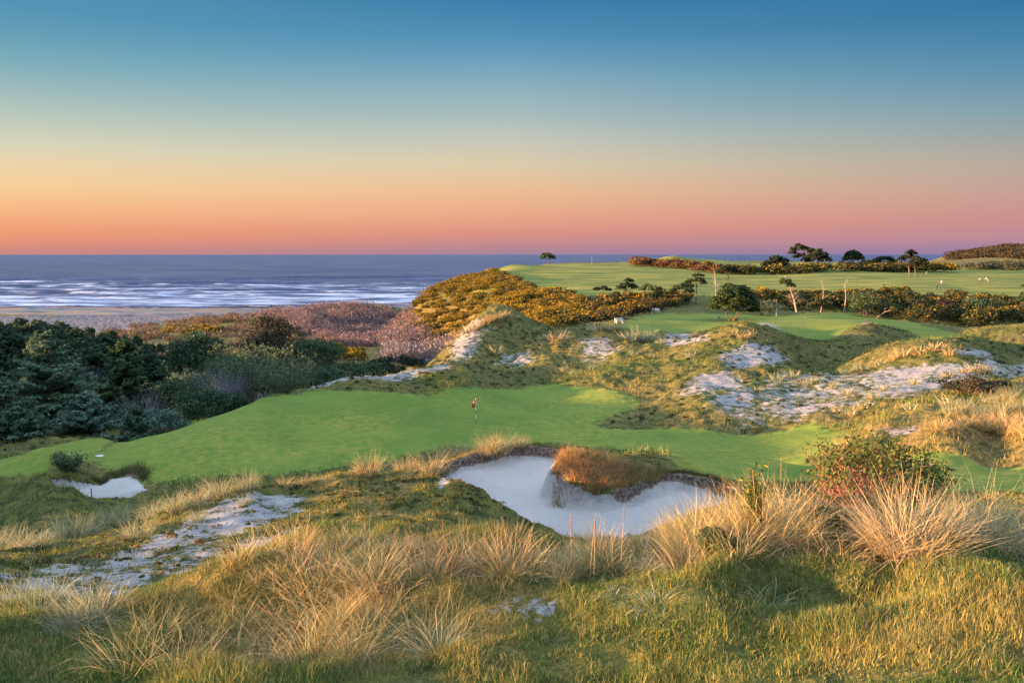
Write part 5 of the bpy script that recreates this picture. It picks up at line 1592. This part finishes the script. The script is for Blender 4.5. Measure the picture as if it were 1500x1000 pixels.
def person(loc, rz, label, mat, pose='stand', capmat=None, group='golfers on the far fairways', h=1.76):
    """one continuous skinned body; joints in metres, facing -y"""
    J = {'pel': (0, 0, .95, .15), 'chest': (0, 0, 1.28, .17), 'neck': (0, -.01, 1.47, .06), 'head': (0, -.03, 1.60, .095), 'top': (0, -.02, 1.70, .075), 'nose': (0, -.115, 1.585, .03)}
    st = .16 if pose == 'walk' else 0
    for s_, nm in ((-1, 'l'), (1, 'r')):
        f = st * s_
        J['sh' + nm] = (.19 * s_, 0, 1.40, .065)
        J['hip' + nm] = (.10 * s_, 0, .88, .10)
        J['kn' + nm] = (.11 * s_, -.06 - f, .50, .062)
        J['an' + nm] = (.11 * s_, .02 - f * 1.7, .09, .045)
        J['to' + nm] = (.12 * s_, -.16 - f * 1.7, .035, .038)
        if pose == 'swing':
            J['el' + nm] = (.12 + .06 * s_, -.22, 1.42, .045); J['wr' + nm] = (.24, -.26, 1.56, .035); J['ha' + nm] = (.27, -.27, 1.62, .04)
        elif pose == 'push':
            J['el' + nm] = (.24 * s_, -.10, 1.14, .047); J['wr' + nm] = (.17 * s_, -.36, 1.05, .036); J['ha' + nm] = (.16 * s_, -.44, 1.04, .04)
        else:
            J['el' + nm] = (.25 * s_, .03 + f * .4, 1.13, .047); J['wr' + nm] = (.25 * s_, -.06 + f * .7, .88, .036); J['ha' + nm] = (.25 * s_, -.08 + f * .8, .79, .042)
    if pose in ('bend', 'swing'):
        b_ = .75 if pose == 'bend' else .3
        for k in list(J):
            x_, y_, z_, q_ = J[k]
            if z_ > 1.0 or k[:2] in ('el', 'wr', 'ha'):
                dz = z_ - .95; J[k] = (x_, y_ - dz * math.sin(b_), .95 + dz * math.cos(b_), q_)
    names = list(J); E = [('pel', 'chest'), ('chest', 'neck'), ('neck', 'head'), ('head', 'top'), ('head', 'nose')]
    for nm in 'lr':
        E += [('chest', 'sh' + nm), ('sh' + nm, 'el' + nm), ('el' + nm, 'wr' + nm), ('wr' + nm, 'ha' + nm), ('pel', 'hip' + nm), ('hip' + nm, 'kn' + nm), ('kn' + nm, 'an' + nm), ('an' + nm, 'to' + nm)]
    me = bpy.data.meshes.new('person')
    me.from_pydata([J[k][:3] for k in names], [(names.index(a), names.index(b)) for a, b in E], [])
    me.materials.append(mat)
    o = obj_of('person', me, None, loc, rz, h / 1.76)
    tag(o, label, 'person', group)
    md = o.modifiers.new('skin', 'SKIN'); md.use_smooth_shade = True
    for k, nmx in enumerate(names):
        me.skin_vertices[0].data[k].radius = (J[nmx][3],) * 2
    me.skin_vertices[0].data[0].use_root = True
    sb = o.modifiers.new('sub', 'SUBSURF'); sb.levels = 1; sb.render_levels = 1
    hx_, hy_, hz_, _ = J['head']
    ring = [[(hx_ + rr_ * math.cos(t_), hy_ + rr_ * math.sin(t_) * 1.15, hz_ + zz2) for t_ in np.linspace(0, 2 * pi, 11)[:-1]] for rr_, zz2 in ((.112, .035), (.108, .085), (.075, .13), (.02, .145))]
    V = np.array(ring).reshape(-1, 3); i = np.arange(40).reshape(4, 10); j = np.roll(i, -1, 1)
    Q = np.stack([i[:-1], j[:-1], j[1:], i[1:]], -1).reshape(-1, 4)
    brim = boxes([(hx_, hy_ - .15, hz_ + .045, .14, .12, .015)])
    g = join([(V, Q, np.ones((40, 3))), brim])
    build('cap', g, capmat or P_BLACK, o, True)
    return o


def trolley(loc, rz, label, bagmat):
    r = empty('golf_trolley', loc, rz); tag(r, label, 'golf trolley', 'golf trolleys')
    g = build('bag', tube([(0, -.12, .26), (0, .10, .75), (0, .22, 1.08)], [.12, .14, .15], 9, (1, 1, 1)), bagmat, r, True)
    build('pocket', boxes([(0, -.12, .62, .22, .12, .32, -.4)]), bagmat, g)
    for k in range(5):
        a_ = random.uniform(-.09, .09); c_ = random.uniform(-.05, .05)
        build('club', tube([(a_, .22 + c_, 1.02), (a_ * 1.5, .28 + c_, 1.22), (a_ * 1.5 + .04, .30 + c_, 1.27)], [.008, .008, .022], 5, (1, 1, 1)), P_GREY, g)
    build('frame', join([tube([(0, -.2, .2), (0, .25, .95), (0, .48, 1.05)], [.02, .02, .018], 6, (1, 1, 1)), tube([(-.3, 0, .15), (0, -.1, .35), (.3, 0, .15)], [.015] * 3, 5, (1, 1, 1))]), P_GREY, r)
    for s_ in (-1, 1):
        th = np.linspace(0, 2 * pi, 13)
        build('wheel', tube(np.stack([np.full(13, .31 * s_), .12 * np.cos(th), .15 + .12 * np.sin(th)], -1), .025, 5, (1, 1, 1)), P_BLACK, r, True)


C_DARK = clothes("dark_clothes", (.018, .02, .03), (.02, .02, .025))
C_NAVY = clothes("navy_clothes", (.02, .03, .065), (.02, .022, .03))
C_WHITE = clothes("white_shirt", (.50, .50, .53), (.10, .09, .09))
C_RED = clothes("red_top", (.32, .05, .045), (.05, .04, .04))
C_PINK = clothes("pale_top", (.55, .42, .36), (.04, .035, .04))


def far(u, v):
    h = hit(u, v)
    return h if h else at(u, 300)


person(at(1287, 226), .9, "golfer in dark clothes and white cap leaning over beyond the hedge's yellow top", C_DARK, 'bend', P_CAPW)
person(at(1364, 222), 1.9, "golfer in navy standing beside an upright dark golf bag", C_NAVY, 'push')
trolley(at(1369.5, 221), 1.2, "dark golf trolley beside the navy golfer, nearest the hedge", P_NAVY)
person(far(1379, 419), 2.6, "golfer in a white shirt pushing a trolley on the far fairway", C_WHITE, 'push', P_CAPW)
trolley(far(1382.5, 420), 2.6, "golf trolley pushed by the white shirted golfer", P_BLACK)
person(far(1434, 414), 1.4, "golfer in a pale top bending over a bag at the far right", C_PINK, 'bend')
trolley(far(1437.5, 414.5), 1.2, "dark golf bag trolley at the far right, left of the white topped one", P_BLACK)
person(far(1443, 413), 1.3, "golfer in white and black bending at the far right", C_WHITE, 'bend')
trolley(far(1447, 413.5), 1.4, "grey golf trolley at the far right by the bending white topped golfer", P_GREY)
GL = 'golfers against the sea'
e = lambda u: at(u, 420)
person(e(903), 1.2, "standing golfer in black on the skyline against the sea", C_DARK, 'stand', None, GL)
person(e(900), 1.0, "crouching dark golfer left of the standing one on the skyline", C_DARK, 'bend', None, GL, 1.5)
person(e(896.5), .5, "golfer in red bending down, leftmost on the skyline", C_RED, 'bend', None, GL, 1.6)
person(at(1041, 424), .6, "small golfer in red on the skyline right of the gorse island", C_RED, 'stand', None, GL, 1.6)
person(at(1059, 424), .8, "dark golfer walking on the skyline beside a trolley", C_DARK, 'walk', None, GL)
trolley(at(1060.8, 423), .8, "dark trolley on the skyline next to the walking golfer", P_BLACK)

# rock like lumps on the mound in the upper fairway
for k, (u, v, s) in enumerate([(1266, 476, .55), (1270, 474, .7), (1274, 477, .5)]):
    h = hit(u, v)
    if not h: continue
    th = RNG.normal(0, 1, (1, 3))
    ico = boxes([(0, 0, 0, 1.3, 1.0, .9)])
    o = build('driftwood_log', tube(wander((-s, 0, .1), (1, random.uniform(-.4, .4), random.uniform(.1, .5)), s * 2.4, 6, .15)[0], [.13, .16, .15, .13, .12, .09, .05], 7, (.14, .12, .12)), M_BARK)
    o.location = h
    tag(o, ("dark weathered log on the fairway mound, %s of three" % ['leftmost', 'middle', 'rightmost'][k]), 'log', 'dark logs on the fairway mound')
